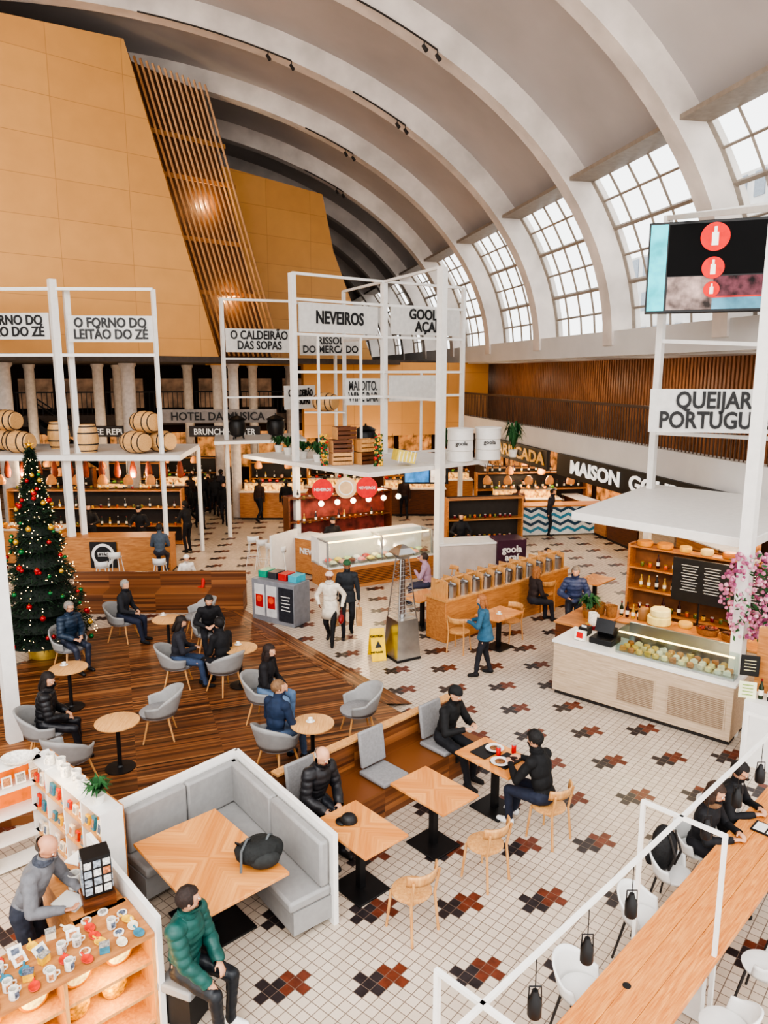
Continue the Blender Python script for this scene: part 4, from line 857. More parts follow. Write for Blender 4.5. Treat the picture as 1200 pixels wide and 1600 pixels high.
# ============================================================ SOUVENIR KIOSK
KC=V((-2.0,5.63,0))
def kk(a,b,z=0): return KC+A*a-B*b+V((0,0,z))
kt=T('souvenir_counter','counter','souvenir kiosk counter with lit shelves and white panel',loc=KC,rz=42)
def kb(nm,c,d,m): g=G(); g.box(c,d); return g.done(nm,m,kt)
kb('countertop',(-.75,.28,.93),(1.5,.6,.04),HONEY); kb('back_panel',(-.75,.56,.45),(1.5,.03,.9),HONEY)
for z in (.03,.33,.63): kb('shelf_board',(-.75,.28,z+.02),(1.46,.54,.03),OAK)
for x in (-.01,-.75,-1.48): kb('side_panel',(x,.28,.46),(.03,.58,.9),OAK)
for z in (.3,.6,.9): kb('light_strip',(-.75,.1,z),(1.4,.03,.012),WARM)
kb('outer_panel',(.03,.75,.55),(.05,1.6,1.1),WHITE); kb('side_counter',(-.25,1.0,.93),(.46,.95,.04),HONEY); kb('side_back',(-.46,1.0,.45),(.03,.9,.9),HONEY); kb('base_front',(-.25,1.0,.2),(.42,.9,.36),mat((30,90,130),.4))
for a in (-.4,-1.1):
    for z in (.27,.55,.82): pt(kk(a,.06,z),3.2,(1,.7,.32),.03)
for a,z in ((-.3,.36),(-.62,.36),(-1.0,.36),(-1.3,.36)):
    g=G(); g.sph((0,0,.11),(.11,.06,.12),12); g.m=1; g.tube([V((-.06,0,.2)),V((-.04,0,.28)),V((.04,0,.28)),V((.06,0,.2))],.008,6); tag(g.done('patterned_handbag',[mat((206,150,50),.6,0,.7,30),mat((120,60,30),.6)],loc=kk(a,.18,z),rz=42),'bag','small yellow patterned bag on the lit shelf','bags on the lit shelf')
for a,z in ((-.25,.67),(-.6,.67),(-.95,.67),(-1.3,.67)):
    g=G(); g.cyl((0,0,.12),(0,.02,.12),.12,n=24); g.m=1; g.cyl((0,-.004,.12),(0,0,.12),.1,n=24); tag(g.done('souvenir_plate',[GOLD,mat((240,220,160),.5,0,.4,30)],loc=kk(a,.15,z),rz=42),'plate','round decorated souvenir plate on lit shelf','souvenir plates')
WT=mat((226,222,214),.3,0,.25,40)
DRW=[mat((150,144,138),.6,0,.6,70),mat((96,104,120),.6,0,.7,60),mat((176,120,80),.6,0,.6,60)]
PK=[mat((206,60,40),.5,0,.3,20),mat((230,180,60),.5,0,.3,20),mat((60,120,140),.5,0,.3,20),mat((226,214,190),.6,0,.2,20)]
for i in range(10):
    for j in range(5):
        if random.random()<.1: continue
        a=-.1-i*.145+random.uniform(-.015,.015); b=.05+j*.115+random.uniform(-.012,.012); k=random.choice(('tile','mug','spoon','coaster','box','spoon'))
        z=.953; lab={'tile':'white souvenir tile with dark line drawing','mug':'white souvenir mug with dark drawing','spoon':'coloured ceramic spoon rest','coaster':'round printed souvenir coaster','box':'small coloured souvenir gift box'}[k]
        g=G()
        if k=='tile': g.box((0,0,.03),(.11,.012,.09),rx=-50); g.m=1; g.box((0,-.008,.035),(.06,.003,.045),rx=-50)
        elif k=='mug': g.lathe([(.035,0),(.038,.005),(.038,.09),(.033,.09),(.033,.01)],n=16); g.tube([V((.036,0,.07)),V((.062,0,.06)),V((.062,0,.035)),V((.036,0,.02))],.006,6); g.m=1; g.box((0,-.037,.045),(.035,.004,.05))
        elif k=='spoon': g.lathe([(.02,0),(.045,.012),(.04,.016),(.01,.006)],n=16,sx=1.0,sy=1.4); g.cyl((0,.05,.01),(0,.1,.014),.009)
        elif k=='box': g.box((0,0,.035),(.08,.06,.07)); g.m=1; g.box((0,0,.072),(.085,.065,.012))
        else: g.cyl((0,0,0),(0,0,.012),.045,n=20); g.m=1; g.cyl((0,0,.012),(0,0,.014),.03,n=16)
        cc=WT if k in('tile','mug','coaster') else random.choice(PK)
        nm={'tile':'souvenir_tile','mug':'souvenir_mug','spoon':'spoon_rest','coaster':'coaster','box':'gift_box'}[k]
        tag(g.done(nm,[cc,random.choice(DRW)],loc=kk(a,b,z),rz=42+random.uniform(-25,25)),nm.split('_')[-1],lab,'souvenirs on the kiosk counter')
rk=T('postcard_rack','rack','black rack of small souvenir magnets on wooden base',loc=kk(-.2,.72,.95),rz=30); g=G(); g.box((0,0,.05),(.28,.28,.1)); g.done('base',DKW,rk); g=G(); g.box((0,0,.3),(.24,.2,.38)); g.done('panel',BLACK,rk)
g=G()
for fx in range(3):
    for fz in range(4): g.m=random.choice((0,1,2)); g.box((-.08+fx*.08,-.105,.17+fz*.085),(.062,.01,.062)); g.box((.125,-.06+fx*.06,.17+fz*.085),(.01,.048,.062)); g.box((-.125,-.06+fx*.06,.17+fz*.085),(.01,.048,.062))
g.done('magnets',[mat((200,200,196),.5,0,.5,50),mat((150,160,170),.5,0,.6,40),mat((190,120,80),.5,0,.6,40)],rk)
def mugp(p,sz=1,c=WT,rz=0,lab='white souvenir mug printed with a drawing',gn='mugs on the white shelf'):
    t=T('souvenir_mug','mug',lab,loc=p,rz=rz,group=gn); g=G(); g.lathe([(.036*sz,0),(.04*sz,.005),(.04*sz,.1*sz),(.035*sz,.1*sz),(.034*sz,.012)],n=18); g.done('body',c,t); g=G(); g.tube([V((.038,0,.08))*sz,V((.068,0,.07))*sz,V((.068,0,.035))*sz,V((.038,0,.022))*sz],.006*sz,6); g.done('handle',c,t); return t
mugp(kk(-.3,1.02,.95),1.5,rz=30,lab='tall white printed jug on the side counter'); mugp(kk(-.16,1.15,.95),1.3,mat((70,70,74),.4,0,.5,30),lab='grey printed mug on the side counter')
t=T('desk_phone','phone','black card terminal on the kiosk counter',loc=kk(-.32,1.28,.95),rz=60); g=G(); g.box((0,0,.03),(.09,.16,.05),rx=8); g.done('body',BLACK,t,bev=.01); g=G(); g.box((0,.04,.06),(.06,.05,.006),rx=8); g.done('screen',mat((90,110,120),.2),t)
for a,b in ((-.1,1.38),(-.4,.85)):
    g=G(); g.box((0,0,0),(.2,.28,.01)); tag(g.done('paper_sheet',WHITE,loc=kk(a,b,.957),rz=70),'paper','loose white paper on the kiosk counter')
s0=V((-4.0,8.15,0)); s1=V((-2.72,6.98,0)); sd=(s1-s0).normalized(); sr=math.degrees(math.atan2(sd.y,sd.x)); SL=(s1-s0).length
su=T('display_shelf','shelf','white framed souvenir shelf with lit compartments',loc=s0,rz=sr)
for z in (.04,.36,.68,1.0,1.28): g=G(); g.box((SL/2,-.12,z),(SL,.24,.025)); g.done('shelf_board',WHITE if z>1.2 else OAK,su)
for k in range(5): g=G(); g.box((SL*k/4,-.12,.66),(.025,.24,1.28)); g.done('upright',WHITE,su)
g=G(); g.box((SL/2,.01,.65),(SL,.02,1.28)); g.done('back_panel',HONEY,su)
for z in (.34,.66,.98,1.25): g=G(); g.box((SL/2,-.1,z),(SL-.1,.02,.01)); g.done('light_strip',WARM,su)
def sp(x,y,z): return s0+sd*x+V((-sd.y,sd.x,0))*y+V((0,0,z))
for k in range(5): mugp(sp(.35+k*.19,-.13+.04*(k%2),1.293),1.3,rz=random.uniform(0,360))
for k in range(36):
    x=.1+(k%12)*.14; z=.375+.32*(k//12); g=G(); hh=random.uniform(.08,.15); g.box((0,0,hh/2),(random.uniform(.06,.11),.03,hh),rx=-8); g.m=1; g.box((0,-.018,hh/2),(.05,.004,hh*.6),rx=-8); tag(g.done('souvenir_tile',[random.choice(PK+[WT]),random.choice(DRW)],loc=sp(x,-.2,z+.0),rz=sr),'tile','small framed souvenir tile in shelf compartment','tiles in the white shelf')
g=G(); g.lathe([(.08,0),(.15,.05),(.16,.075),(.145,.07),(.07,.015)],n=24,sx=1.2); tag(g.done('ceramic_bowl',WT,loc=s0-A*.45+V((.12,0,1.293))),'bowl','oval white ceramic bowl on shelf top')
def plant(loc,r,hh,n=26,lab='small green plant in pot',pot=(220,216,208),pr=.07,ph=.1,lw=.02):
    t=T('potted_plant','plant',lab,loc=loc); g=G(); g.lathe([(pr*.7,0),(pr,ph),(pr*.85,ph),(pr*.6,.02)],n=16); g.done('pot',mat(pot,.5),t); g=G()
    for k in range(n):
        a=random.uniform(0,2*PI); l=random.uniform(.6,1)*r; d=V((math.cos(a),math.sin(a),0)); q_=V((-d.y,d.x,0))*lw; b0=V((0,0,ph)); m_=b0+d*l*.5+V((0,0,hh*random.uniform(.5,1))); e=b0+d*l+V((0,0,hh*random.uniform(.1,.9)))
        g.face([b0-q_*.4,m_-q_,m_+q_,b0+q_*.4]); g.face([m_-q_,e,m_+q_])
    g.done('leaves',GREEN,t,smooth=False,kind='stuff'); return t
plant(sp(1.5,-.13,1.293),.2,.17,40)
su2=T('display_shelf','shelf','white shelf return with glowing souvenir compartments',loc=s0-A*.75,rz=42)
for z in (.04,.36,.68,1.0,1.28): g=G(); g.box((0,0,z),(1.3,.26,.025)); g.done('shelf_board',WHITE,su2)
for k in (-.64,0,.64): g=G(); g.box((k,0,.66),(.03,.26,1.28)); g.done('upright',WHITE,su2)
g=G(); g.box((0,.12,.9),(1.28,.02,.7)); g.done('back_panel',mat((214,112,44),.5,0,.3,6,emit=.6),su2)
for k in range(8):
    g=G(); g.box((0,0,.07),(.11,.02,.13),rx=-8); g.m=1; g.box((0,-.012,.075),(.08,.004,.09),rx=-8); tag(g.done('souvenir_tile',[WT,random.choice(DRW)],loc=s0-A*(.2+.15*k)+B*.05+V((0,0,1.015)),rz=42),'tile','small framed souvenir tile in glowing compartment','tiles in the glowing shelf')
pt(kk(-.9,1.9,1.35),12,(1,.72,.4),.08); pt(sp(.9,-.45,1.5),8,(1,.74,.42),.08)
# ============================================================ TREE
tp=W(75,1030); tt=T('christmas_tree','christmas tree','tall green christmas tree covered in warm fairy lights',loc=tp)
g=G(); g.cyl((0,0,.1),(0,0,4.1),.07,.02); g.done('trunk',mat((80,54,36),.8),tt)
g=G()
for k in range(12): z=.45+k*.31; r_=(4.3-z)/3.9*.78; g.m=1; g.lathe([(r_,z),(r_*.45,z+.38),(.02,z+.45)],n=14)
for k in range(17000):
    z=.42+3.85*random.random()**1.35; rr=(4.35-z)/3.9*.98*(.84+.16*math.sin(z*11)); a=random.uniform(0,2*PI); r_=rr*random.uniform(.55,1)
    c=V((r_*math.cos(a),r_*math.sin(a),z)); d=V((math.cos(a),math.sin(a),random.uniform(-.5,.35)))+noise.random_unit_vector()*.6; d=d.normalized()*random.uniform(.07,.13); e=noise.random_unit_vector()*.015
    g.m=random.choice((0,0,1)); g.face([c-e,c+d,c+e])
g.done('needles',[mat((34,60,38),.7,0,.4,20),mat((16,30,20),.7)],tt,smooth=False,kind='stuff')
g=G()
for k in range(380):
    z=.5+3.6*random.random()**1.2; rr=(4.38-z)/3.9*.99; a=random.uniform(0,2*PI); g.sph((rr*math.cos(a),rr*math.sin(a),z),.0085,4)
g.done('fairy_lights',mat((255,215,150),.5,0,.02,emit=8.0),tt,kind='stuff')
g=G(); g.sph((0,0,0),.05,10); 
for k in range(5): a=PI/2+k*2*PI/5; g.cyl((0,0,0),(.11*math.cos(a),0,.11*math.sin(a)),.03,.002,6)
g.done('tree_topper',GOLD,tt,loc=(0,0,4.35))
g=G(); g.lathe([(.22,0),(.34,.05),(.36,.3),(.3,.42),(.28,.42),(.3,.1)],n=22); g.done('pot',mat((190,160,80),.35,.6),tt)
proto={}
for k in range(62):
    z=.55+3.3*random.random()**1.25; rr=(4.4-z)/3.9*1.0; a=random.uniform(PI*.9,PI*2.1); c=random.choice(((170,24,26),(170,24,26),(30,110,60),(190,150,60)))
    p=tp+V((rr*math.cos(a),rr*math.sin(a),z))
    if c not in proto:
        t=T('tree_bauble','ornament',{170:'shiny red bauble',30:'shiny green bauble',190:'shiny gold bauble'}[c[0]]+' hanging on the christmas tree',loc=p,group='christmas tree baubles'); g=G(); g.sph((0,0,0),.042,14); g.done('ball',mat(c,.18,.4),t); g=G(); g.cyl((0,0,.038),(0,0,.052),.01,n=8); g.done('hanger',GOLD,t); proto[c]=t
    else:
        x=dup(proto[c],p); sc=random.uniform(.8,1.4); x.scale=(sc,)*3
# ============================================================ PROPS
BW=wood('barrel_wood',(196,150,98),(226,184,130),(20,20,1))
def barrel(loc,rz,lying,lab):
    t=T('wooden_barrel','barrel',lab,loc=loc,group='wine barrels'); pr=[(.24,-.4),(.30,-.2),(.32,0),(.30,.2),(.24,.4)]
    g=G(); g.lathe(pr,n=20); g.done('staves',BW,t)
    for z,r_ in ((-.34,.262),(-.16,.31),(.16,.31),(.34,.262)): g=G(); g.lathe([(r_,z-.02),(r_+.004,z),(r_,z+.02)],n=20); g.done('hoop',DARK,t)
    g=G(); g.cyl((0,0,.385),(0,0,.395),.235,n=20); g.done('barrel_head',HONEY,t)
    t.rotation_euler=(R(90) if lying else 0,0,R(rz)); return t
for u,v,Y,ly,rz in ((18,662,21.8,1,70),(34,686,21.0,1,75),(2,692,21.7,1,80),(97,680,22.4,0,0),(140,694,21.2,0,0),(215,697,20.9,1,60),(254,697,21.3,1,60),(232,668,21.1,1,60)):
    z=3.48+.32+.55 if v<670 else 3.48+(.32 if ly else .4); barrel(((u-600)/F*Y*1.008,Y,z),rz,ly,'pale oak barrel lying on the canopy' if ly else 'pale oak barrel standing on the canopy')
barrel((-2.0,25.6,4.75),60,1,'oak barrel lying high on the lattice frame')
g=G(); g.box((-2.0,25.6,4.4),(1.4,.6,.05)); tag(g.done('lattice_shelf',WHITE),'shelf','small white shelf carrying a barrel on lattice')
def caul(loc,s_=1):
    t=T('iron_cauldron','cauldron','black cast iron cauldron with handles on canopy',loc=loc,group='iron cauldrons'); g=G(); g.lathe([(.1*s_,.08),(.28*s_,.15),(.36*s_,.38),(.33*s_,.55),(.3*s_,.62),(.36*s_,.68),(.33*s_,.68),(.28*s_,.6)],n=20); g.done('body',BLACK,t); g=G(); g.lathe([(.34*s_,.69),(.2*s_,.77),(.03*s_,.82),(.03*s_,.88)],n=20); g.done('lid',BLACK,t)
    for k in range(3): a=k*2.1; g=G(); g.cyl((.2*s_*math.cos(a),.2*s_*math.sin(a),.18),(.26*s_*math.cos(a),.26*s_*math.sin(a),0),.03*s_); g.done('leg',BLACK,t)
caul((-5.1,25.8,3.46),.85); caul((-3.8,26.1,3.46),.95); caul((-.6,24.3,3.22),1.0)
def crate(loc,rz,w_=.55,lab='slatted wooden crate stacked on canopy'):
    t=T('wooden_crate','crate',lab,loc=loc,rz=rz,group='wooden crates')
    for y in (-.2,.2):
        g=G()
        for k in range(3): g.box((0,y,.06+k*.12),(w_,.02,.09))
        g.done('slat_side',DKW if rz%2 else OAK,t)
    for x in (-w_/2,w_/2):
        g=G(); g.box((x,0,.17),(.02,.4,.33)); g.done('end_panel',OAK,t)
    g=G(); g.box((0,0,.02),(w_,.4,.02)); g.done('bottom',OAK,t)
for (x,y,z,r_) in ((-1.2,20.4,3.22,20),(-.5,20.6,3.22,35),(-1.2,20.4,3.57,21),(-.5,20.6,3.57,34),(-1.1,20.5,3.92,25)): crate((x,y,z),r_)
t=T('wooden_cart','box','yellow wooden display box tilted on canopy edge',loc=(.55,20.2,3.3),rz=20); g=G(); g.box((0,0,.18),(.55,.4,.3),ry=12); g.done('body',mat((220,196,90),.6),t); g=G()
for k in range(5): g.box((-.22+k*.11,-.215,.18),(.02,.02,.3),ry=12)
g.done('slat',WHITE,t)
for x,y,s_,hh,l in ((-1.9,21.1,.4,.35,'trailing green plant on canopy edge'),(-2.4,21.9,.4,.3,'trailing green plant on canopy edge'),(1.95,21.9,.4,.7,'tall green plant in white pot on canopy'),(3.9,22.3,.45,.9,'bushy green plant in white pot on canopy'),(-3,23,.35,.35,'small green plant on canopy'),(-3.4,23.8,.35,.3,'small green plant on canopy')): plant((x,y,3.22),s_,hh,56,l,pr=.14,ph=.22,lw=.035)
for x,y in ((2.2,21.3),(3.05,21.7)):
    t=T('white_drum','drum','large white drum container standing on canopy',loc=(x,y,3.22),group='white drums'); g=G(); g.lathe([(.36,0),(.38,.02),(.36,.3),(.38,.32),(.36,.6),(.38,.62),(.37,.9)],n=24); g.done('body',WHITE,t); g=G(); g.lathe([(.39,.9),(.39,.94),(.1,.95)],n=24); g.done('lid',WHITE,t); text('goola',.16,BLACK,(x,y-.385,3.75),(0,-1,0),t,bold=.01)
for bx,by in ((-1.65,20.2),(-.15,20.1)):
    g=G()
    for k in range(130): 
        g.m=random.choice((0,1,1,0,2)); g.sph((random.uniform(-.1,.1),random.uniform(-.08,.08),random.uniform(0,.85)),random.uniform(.02,.05),5)
    tag(g.done('garland',[GREEN,mat((220,170,60),.6),RED],loc=(bx,by,3.22),kind='stuff'),'garland','festive green and gold garland by the crates')
hp=W(628,1026); t=T('patio_heater','heater','stainless steel pyramid patio heater with glass tube',loc=hp,rz=30)
def fr4(g,h0,h1,z0,z1):
    a=[(-h0,-h0,z0),(h0,-h0,z0),(h0,h0,z0),(-h0,h0,z0)]; b=[(-h1,-h1,z1),(h1,-h1,z1),(h1,h1,z1),(-h1,h1,z1)]
    for i in range(4): g.face([a[i],a[(i+1)%4],b[(i+1)%4],b[i]])
    g.face(a[::-1]); g.face(b)
g=G(); fr4(g,.27,.23,.05,.85); g.done('base',STEEL,t,smooth=False); g=G(); fr4(g,.28,.28,0,.05); g.done('plinth',BLACK,t,smooth=False)
g=G()
for x,y in ((-1,-1),(1,-1),(1,1),(-1,1)): g.cyl((x*.21,y*.21,.85),(x*.09,y*.09,2.1),.014,n=6)
for x,y,x2,y2 in ((-1,-1,1,-1),(1,-1,1,1),(1,1,-1,1),(-1,1,-1,-1)):
    for k in range(14): z=.9+k*.085; s_=.21-.12*(z-.85)/1.25; g.cyl((x*s_,y*s_,z),(x2*s_,y2*s_,z),.005,n=4)
g.done('guard_grille',STEEL,t); g=G(); g.cyl((0,0,.85),(0,0,2.05),.06,n=14); g.done('glass_tube',glassm('heater_glass',(190,190,196),.4),t)
g=G(); fr4(g,.1,.12,2.08,2.14); fr4(g,.2,.12,2.2,2.3); fr4(g,.12,.03,2.3,2.36); g.done('cap',STEEL,t,smooth=False)
p=W(589,1028); t=T('wet_floor_sign','warning sign','yellow folding wet floor warning sign',loc=p,rz=15); YL=mat((240,196,20),.4)
for s_ in (-1,1): g=G(); g.box((0,s_*.1,.32),(.3,.015,.66),rx=s_*17); g.done('panel',YL,t,bev=.01)
g=G(); g.face([(-.07,-.135,.27),(.07,-.135,.27),(0,-.095,.4)]); g.done('warning_triangle',BLACK,t); text('CAUTION',.06,BLACK,p+V((.0,-.1,.5)),hv(-78),t); text('WET FLOOR',.045,BLACK,p+V((.0,-.16,.18)),hv(-78),t)
p=W(437,975); t=T('recycling_station','bins','grey recycling station with coloured tray tops',loc=p+V((0,.3,0)),rz=-32); g=G(); g.box((0,0,.5),(1.25,.6,1.0)); g.done('body',mat((130,132,138),.5),t,bev=.01)
for k,(c,x) in enumerate((((40,150,120),-.45),((60,60,66),-.15),((190,50,50),.15),((70,170,190),.45))): g=G(); g.box((x,.05,1.08),(.24,.35,.16)); g.done('tray',mat(c,.4),t,bev=.01)
for k in range(2):
    g=G(); g.box((-.38+k*.36,-.31,.52),(.3,.01,.75)); g.m=1; g.box((-.38+k*.36,-.32,.5),(.22,.005,.3)); g.m=2; g.cyl((-.38+k*.36,-.325,.55),(-.38+k*.36,-.33,.55),.08); g.done('poster',[mat((200,200,200),.5),mat((180,40,40),.5),mat((220,90,60),.5)],t)
g=G(); g.box((.4,-.31,.5),(.42,.012,.8)); g.done('bag_panel',mat((44,46,54),.6,0,.3,12),t); g=G()
for k in range(5): g.box((.4,-.32,.7-k*.08),(.26-.04*(k%2),.004,.02))
g.done('print',WHITE,t); g=G(); g.box((-.62,0,.5),(.02,.56,.9)); g.done('side_panel',GREYL,t)
plant(q(-.1,1.6,1.0),.28,.3,60,'leafy green plant in basket at cheese stall',(150,104,60),.14,.16,.03); counter(q(-.1,1.6),QR,.8,1.2,.98,DKW,HONEY,'dark wooden side counter of the cheese stall')
mugp(q(.12,1.3,1.0),2.2,rz=30,lab='white ceramic pitcher on the side counter',gn='pitchers')
for k in range(3): basket(q(-.3+.25*k,1.95,1.0),.24,.24,.22,'small wicker basket on the side counter')
# ============================================================ PEOPLE
D=.12
def at(u,v,z): p=W(u,v,z); return (p.x,p.y)
person(at(192,965,.62),-10,top=(36,38,44),bot=(40,46,66),hair=('short',(150,146,140)),label='grey-haired man in dark jacket seated in armchair',z0=D,look=(-20,5))
person(at(277,1032,.62),10,top=(44,44,52),bot=(60,76,104),hair=('long',(36,26,22)),label='dark-haired woman in dark top looking at phone',z0=D,look=(-10,25),hands=[(-.05,.33,.75),(.06,.33,.75)])
person(at(350,1036,.62),140,top=(24,24,28),bot=(30,30,36),hair=('short',(24,20,20)),label='man in black jacket seated facing away',z0=D)
person(at(326,982,.62),-70,top=(30,30,34),bot=(30,32,40),hair=('short',(40,34,30)),label='person in dark clothes leaning over small table',z0=D,lean=25,look=(0,20))
person(at(108,1003,.62),-35,top=(34,52,72),bot=(48,54,70),hair=('short',(130,124,118)),label='older man in navy padded jacket with hands folded',z0=D,puff=1,look=(10,10),glasses=1)
person(at(70,1135,.62),15,top=(26,26,30),bot=(30,30,36),hair=('long',(30,22,20)),label='dark-haired woman in black coat seated looking down',z0=D,puff=1,look=(-30,20),scarf=(40,36,36))
person(at(414,1082,.62),-15,top=(28,26,30),bot=(96,120,150),hair=('long',(44,30,26)),label='woman in black top and jeans seated at round table',z0=D,look=(0,10))
person(at(430,1152,.62),55,top=(30,46,72),bot=(90,110,140),hair=('short',(120,90,64)),label='man in navy jacket and jeans seated in armchair',z0=D,look=(-40,5))
bp0=wp0+dP*.25+pn*.42; person((bp0.x,bp0.y),h_-90,top=(34,34,38),bot=(34,36,44),hair=('bald',(190,186,180)),label='elderly bald man in dark padded jacket looking down',seat=.5,puff=1,lean=18,look=(10,30),hands=[(-.12,.36,.66),(.12,.36,.66)])
bp1=wp0+dP*2.62+pn*.44; person((bp1.x,bp1.y),h_-85,top=(22,22,24),bot=(26,28,34),hair=('beanie',(24,24,26)),label='man in black jumper and black beanie eating lunch',seat=.5,lean=16,look=(0,25),hands=[(-.1,.42,.84),(.12,.42,.84)],h=1.8)
cx=T1+ST*2+B*.78; person((cx.x,cx.y),135,top=(20,20,22),bot=(36,42,60),hair=('short',(22,20,20)),label='man in black hooded sweatshirt eating at oak table',lean=14,look=(0,20),hands=[(-.12,.42,.82),(.12,.42,.82)],h=1.8,scarf=(20,20,22),shoe=(220,220,220))
o,hs_=person(at(517,1003,0),-95,'walk',top=(216,206,190),bot=(24,24,26),hair=('beanie',(214,186,176)),label='woman walking in cream coat carrying red handbag',coat=.32,skin=(120,80,60),h=1.66,hands=[(-.28,.1,.9),(.22,.2,.95)],scarf=(210,206,198))
t=T('handbag','bag','dark red shoulder handbag carried by walking woman',loc=hs_[0]+V((0,0,-.22)),rz=-95); g=G(); g.sph((0,0,0),(.15,.06,.1),14); g.done('body',mat((150,40,44),.5),t); g=G(); g.tube([V((-.1,0,.06)),V((-.06,0,.2)),V((.06,0,.2)),V((.1,0,.06))],.008,6); g.done('strap',mat((120,30,34),.5),t)
o,hs_=person(at(543,990,0),-85,'walk',top=(46,50,56),bot=(40,42,48),hair=('cap',(50,90,60)),label='man walking in dark coat and green cap',coat=.15,h=1.78,skin=(150,104,80),beard=(40,30,26),feet=[(-.08,-.1,.09),(.09,.16,.07)])
for hh in hs_:
    t=T('shopping_bag','bag','brown paper shopping bag carried by walking man',loc=hh+V((0,0,-.33)),rz=-85,group='paper shopping bags'); g=G(); g.box((0,0,0),(.26,.13,.36)); g.done('body',mat((196,150,104),.7,0,.2,10),t,bev=.008); g=G(); g.tube([V((-.06,0,.18)),V((-.03,0,.29)),V((.03,0,.29)),V((.06,0,.18))],.006,5); g.done('handle',mat((160,120,80),.7),t)
person(at(757,1054,0),165,'stand',top=(52,94,120),bot=(34,34,42),hair=('long',(150,96,56)),label='woman in blue denim jacket and dark leggings standing',h=1.64,coat=.12,feet=[(-.16,.16,.07),(.12,-.1,.07)],look=(10,15),hands=[(-.12,.32,1.15),(.14,.3,1.1)])
person(at(893,1003,0),-95,'stand',top=(56,66,98),bot=(40,42,52),hair=('short',(120,110,100)),label='man in blue padded jacket standing near counter',h=1.76,puff=1,hands=[(-.15,.25,1.05),(.15,.25,1.05)],look=(-20,15),beard=(130,110,96))
person(at(832,940,.5),20,top=(50,40,40),bot=(40,40,50),hair=('long',(150,100,60)),label='woman with long light brown hair seated at table')
person(at(858,905,.5),200,top=(40,40,46),bot=(40,40,50),hair=('short',(50,36,30)),label='man in dark jumper seated beside the partition')
person(at(668,915,.5),170,top=(170,140,160),bot=(60,60,80),hair=('short',(60,46,40)),label='person in pale mauve top seated behind partition',hands=[(-.1,.3,.9),(.1,.25,1.2)])
person(at(250,868,.75),95,top=(74,84,96),bot=(50,50,60),hair=('short',(40,34,30)),label='person in grey-blue top on bar stool facing away',seat=.75,feet=[(-.1,.3,.3),(.1,.3,.3)])
person(at(295,862,0),150,'stand',top=(26,26,30),bot=(26,26,32),hair=('short',(30,26,24)),label='man in black standing beside the bar',hands=[(-.12,.35,1.1),(.12,.35,1.1)])
person(at(290,905,.5),-60,top=(226,220,212),bot=(60,70,90),hair=('beanie',(230,226,220)),label='child in white jumper and white hat at table',h=1.45,lean=20)
person(at(320,915,.5),200,top=(200,50,40),bot=(40,40,50),hair=('short',(40,30,26)),label='small child in red jumper at table',h=1.1,seat=.3)
FAR=[]
for u,v,h2,c in ((318,803,80,(30,30,34)),(328,800,-90,(60,40,34)),(338,806,100,(26,28,34)),(352,820,-80,(22,22,26)),(305,795,-100,(90,60,50)),(345,795,60,(50,50,60))): FAR.append(person(at(u,v,0),h2,'stand' if u%2 else 'walk',top=c,bot=(34,36,46),hair=('short',(36,28,24)),label='shopper in dark coat standing in the far aisle',h=1.74)[0])
for (x,y,hh) in ((-9.8,28.2,90),(-11.6,26.2,80),(-12.9,26.1,110),(-3.8,28.3,90),(-8.0,30.1,70),(-6.9,27.2,-60),(-7.4,27.9,200),(-2.4,29.6,90),(.8,29.1,100),(4.9,26.6,80),(5.9,25.9,-30),(-4.9,28.5,60),(-10.9,30.2,-90),(-4.2,30.3,-90),(1.5,31,-90),(5.4,28.4,-90),(3.6,24.6,60),(-13.6,29.1,100)):
    dup(random.choice(FAR),(x,y,0),hh-90,group='shoppers among the far stalls')
person((-7.6,22.6),-90,'stand',top=(30,28,28),bot=(30,30,30),hair=('cap',(20,20,20)),label='vendor in black uniform behind roast counter',hands=[(-.2,.35,1.1),(.2,.35,1.1)])
person((-9.3,23.0),-90,'stand',top=(40,36,34),bot=(30,30,30),hair=('short',(40,30,24)),label='vendor in dark shirt behind roast counter',hands=[(-.2,.35,1.1),(.2,.35,1.1)])
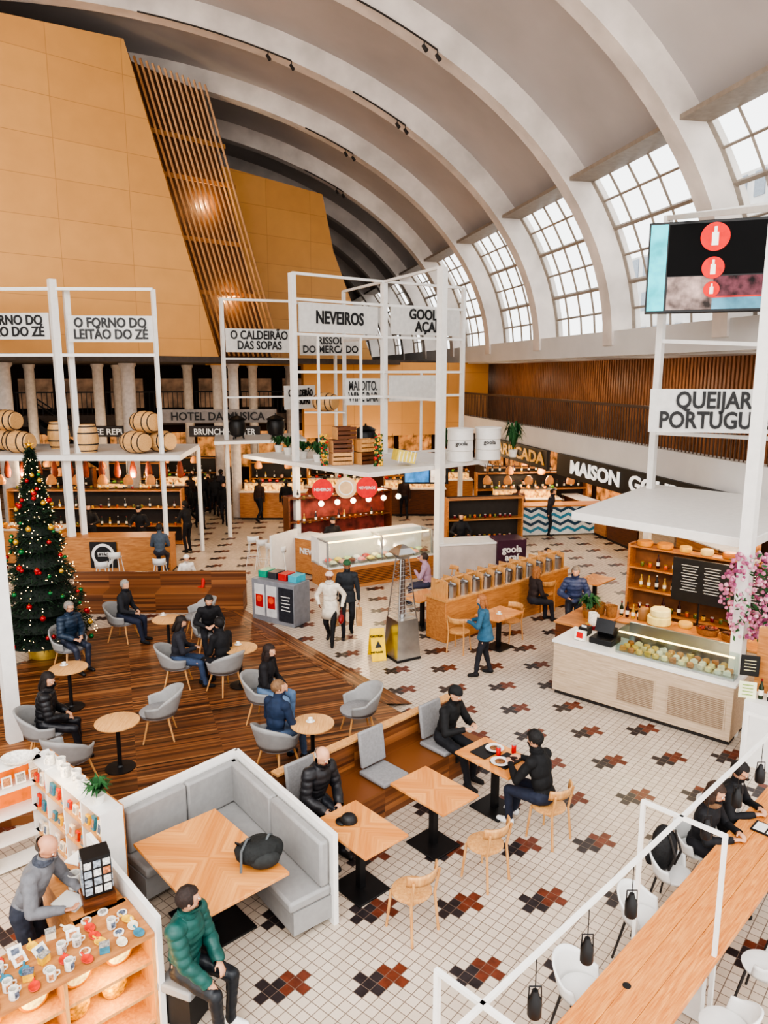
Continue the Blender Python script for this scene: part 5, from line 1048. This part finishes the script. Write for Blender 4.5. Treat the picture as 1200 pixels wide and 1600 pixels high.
p=AC+V((-.2,1.3,0)); person((p.x,p.y),-90,'stand',top=(30,30,34),bot=(30,30,30),hair=('short',(40,30,24)),label='vendor in black shirt behind acai counter',hands=[(-.2,.35,1.1),(.2,.35,1.1)])
p=nq(.9,1.7); person((p.x,p.y),-60,'stand',top=(30,28,30),bot=(30,30,30),hair=('cap',(24,24,24)),label='vendor in black cap behind ice cream counter',hands=[(-.2,.3,1.1),(.2,.3,1.1)])
wg=V((-1.77,5.72,0))
person((wg.x,wg.y),-22,top=(24,78,72),bot=(26,30,36),hair=('short',(44,32,28)),label='woman in teal padded coat seated at booth table',puff=1,h=1.7,seat=.46,lean=6,look=(45,5),hands=[(-.10,.30,.62),(.14,.34,.60)],shoe=(226,226,226),feet=[(-.08,.42,.07),(.14,.46,.07)],scarf=(26,76,70))
t=T('stool','stool','low grey upholstered stool under seated woman',loc=(wg.x,wg.y,0),rz=-22); g=G(); g.box((0,0,.4),(.36,.36,.09)); g.done('seat',GREYL,t,bev=.02); g=G(); g.box((0,0,.18),(.26,.26,.35)); g.done('base',BLACK,t)
person((-3.28,5.98),-5,'stand',top=(112,112,116),bot=(50,54,66),hair=('bald',(70,60,54)),label='balding man in grey hooded sweatshirt packing souvenirs',h=1.74,lean=24,look=(-5,35),hands=[(-.12,.47,1.04),(.14,.44,1.02)],scarf=(70,74,84),skin=(196,140,110),beard=(120,96,84))
a_=cm(3.35,-.28); person((a_.x,a_.y),-45,top=(26,26,30),bot=(30,30,36),hair=('long',(60,42,32)),label='woman in black coat with fur collar at long table',scarf=(120,90,66),lean=12,look=(0,20),hands=[(-.1,.38,.8),(.1,.38,.8)])
a_=cm(4.0,-.28); person((a_.x,a_.y),-45,top=(24,24,28),bot=(30,30,36),hair=('short',(30,24,22)),label='person in black jacket writing at long table',lean=14,look=(0,25),glasses=1,hands=[(-.1,.38,.8),(.1,.38,.8)])
g=G(); g.box((0,0,.01),(.3,.22,.014)); g.m=1; g.box((-.07,0,.018),(.12,.18,.002)); g.box((.07,0,.018),(.12,.18,.002)); tag(g.done('open_notebook',[BLACK,WHITE],loc=cm(3.75,.3)+V((0,0,.757)),rz=-45),'notebook','open notebook with white pages on long table')
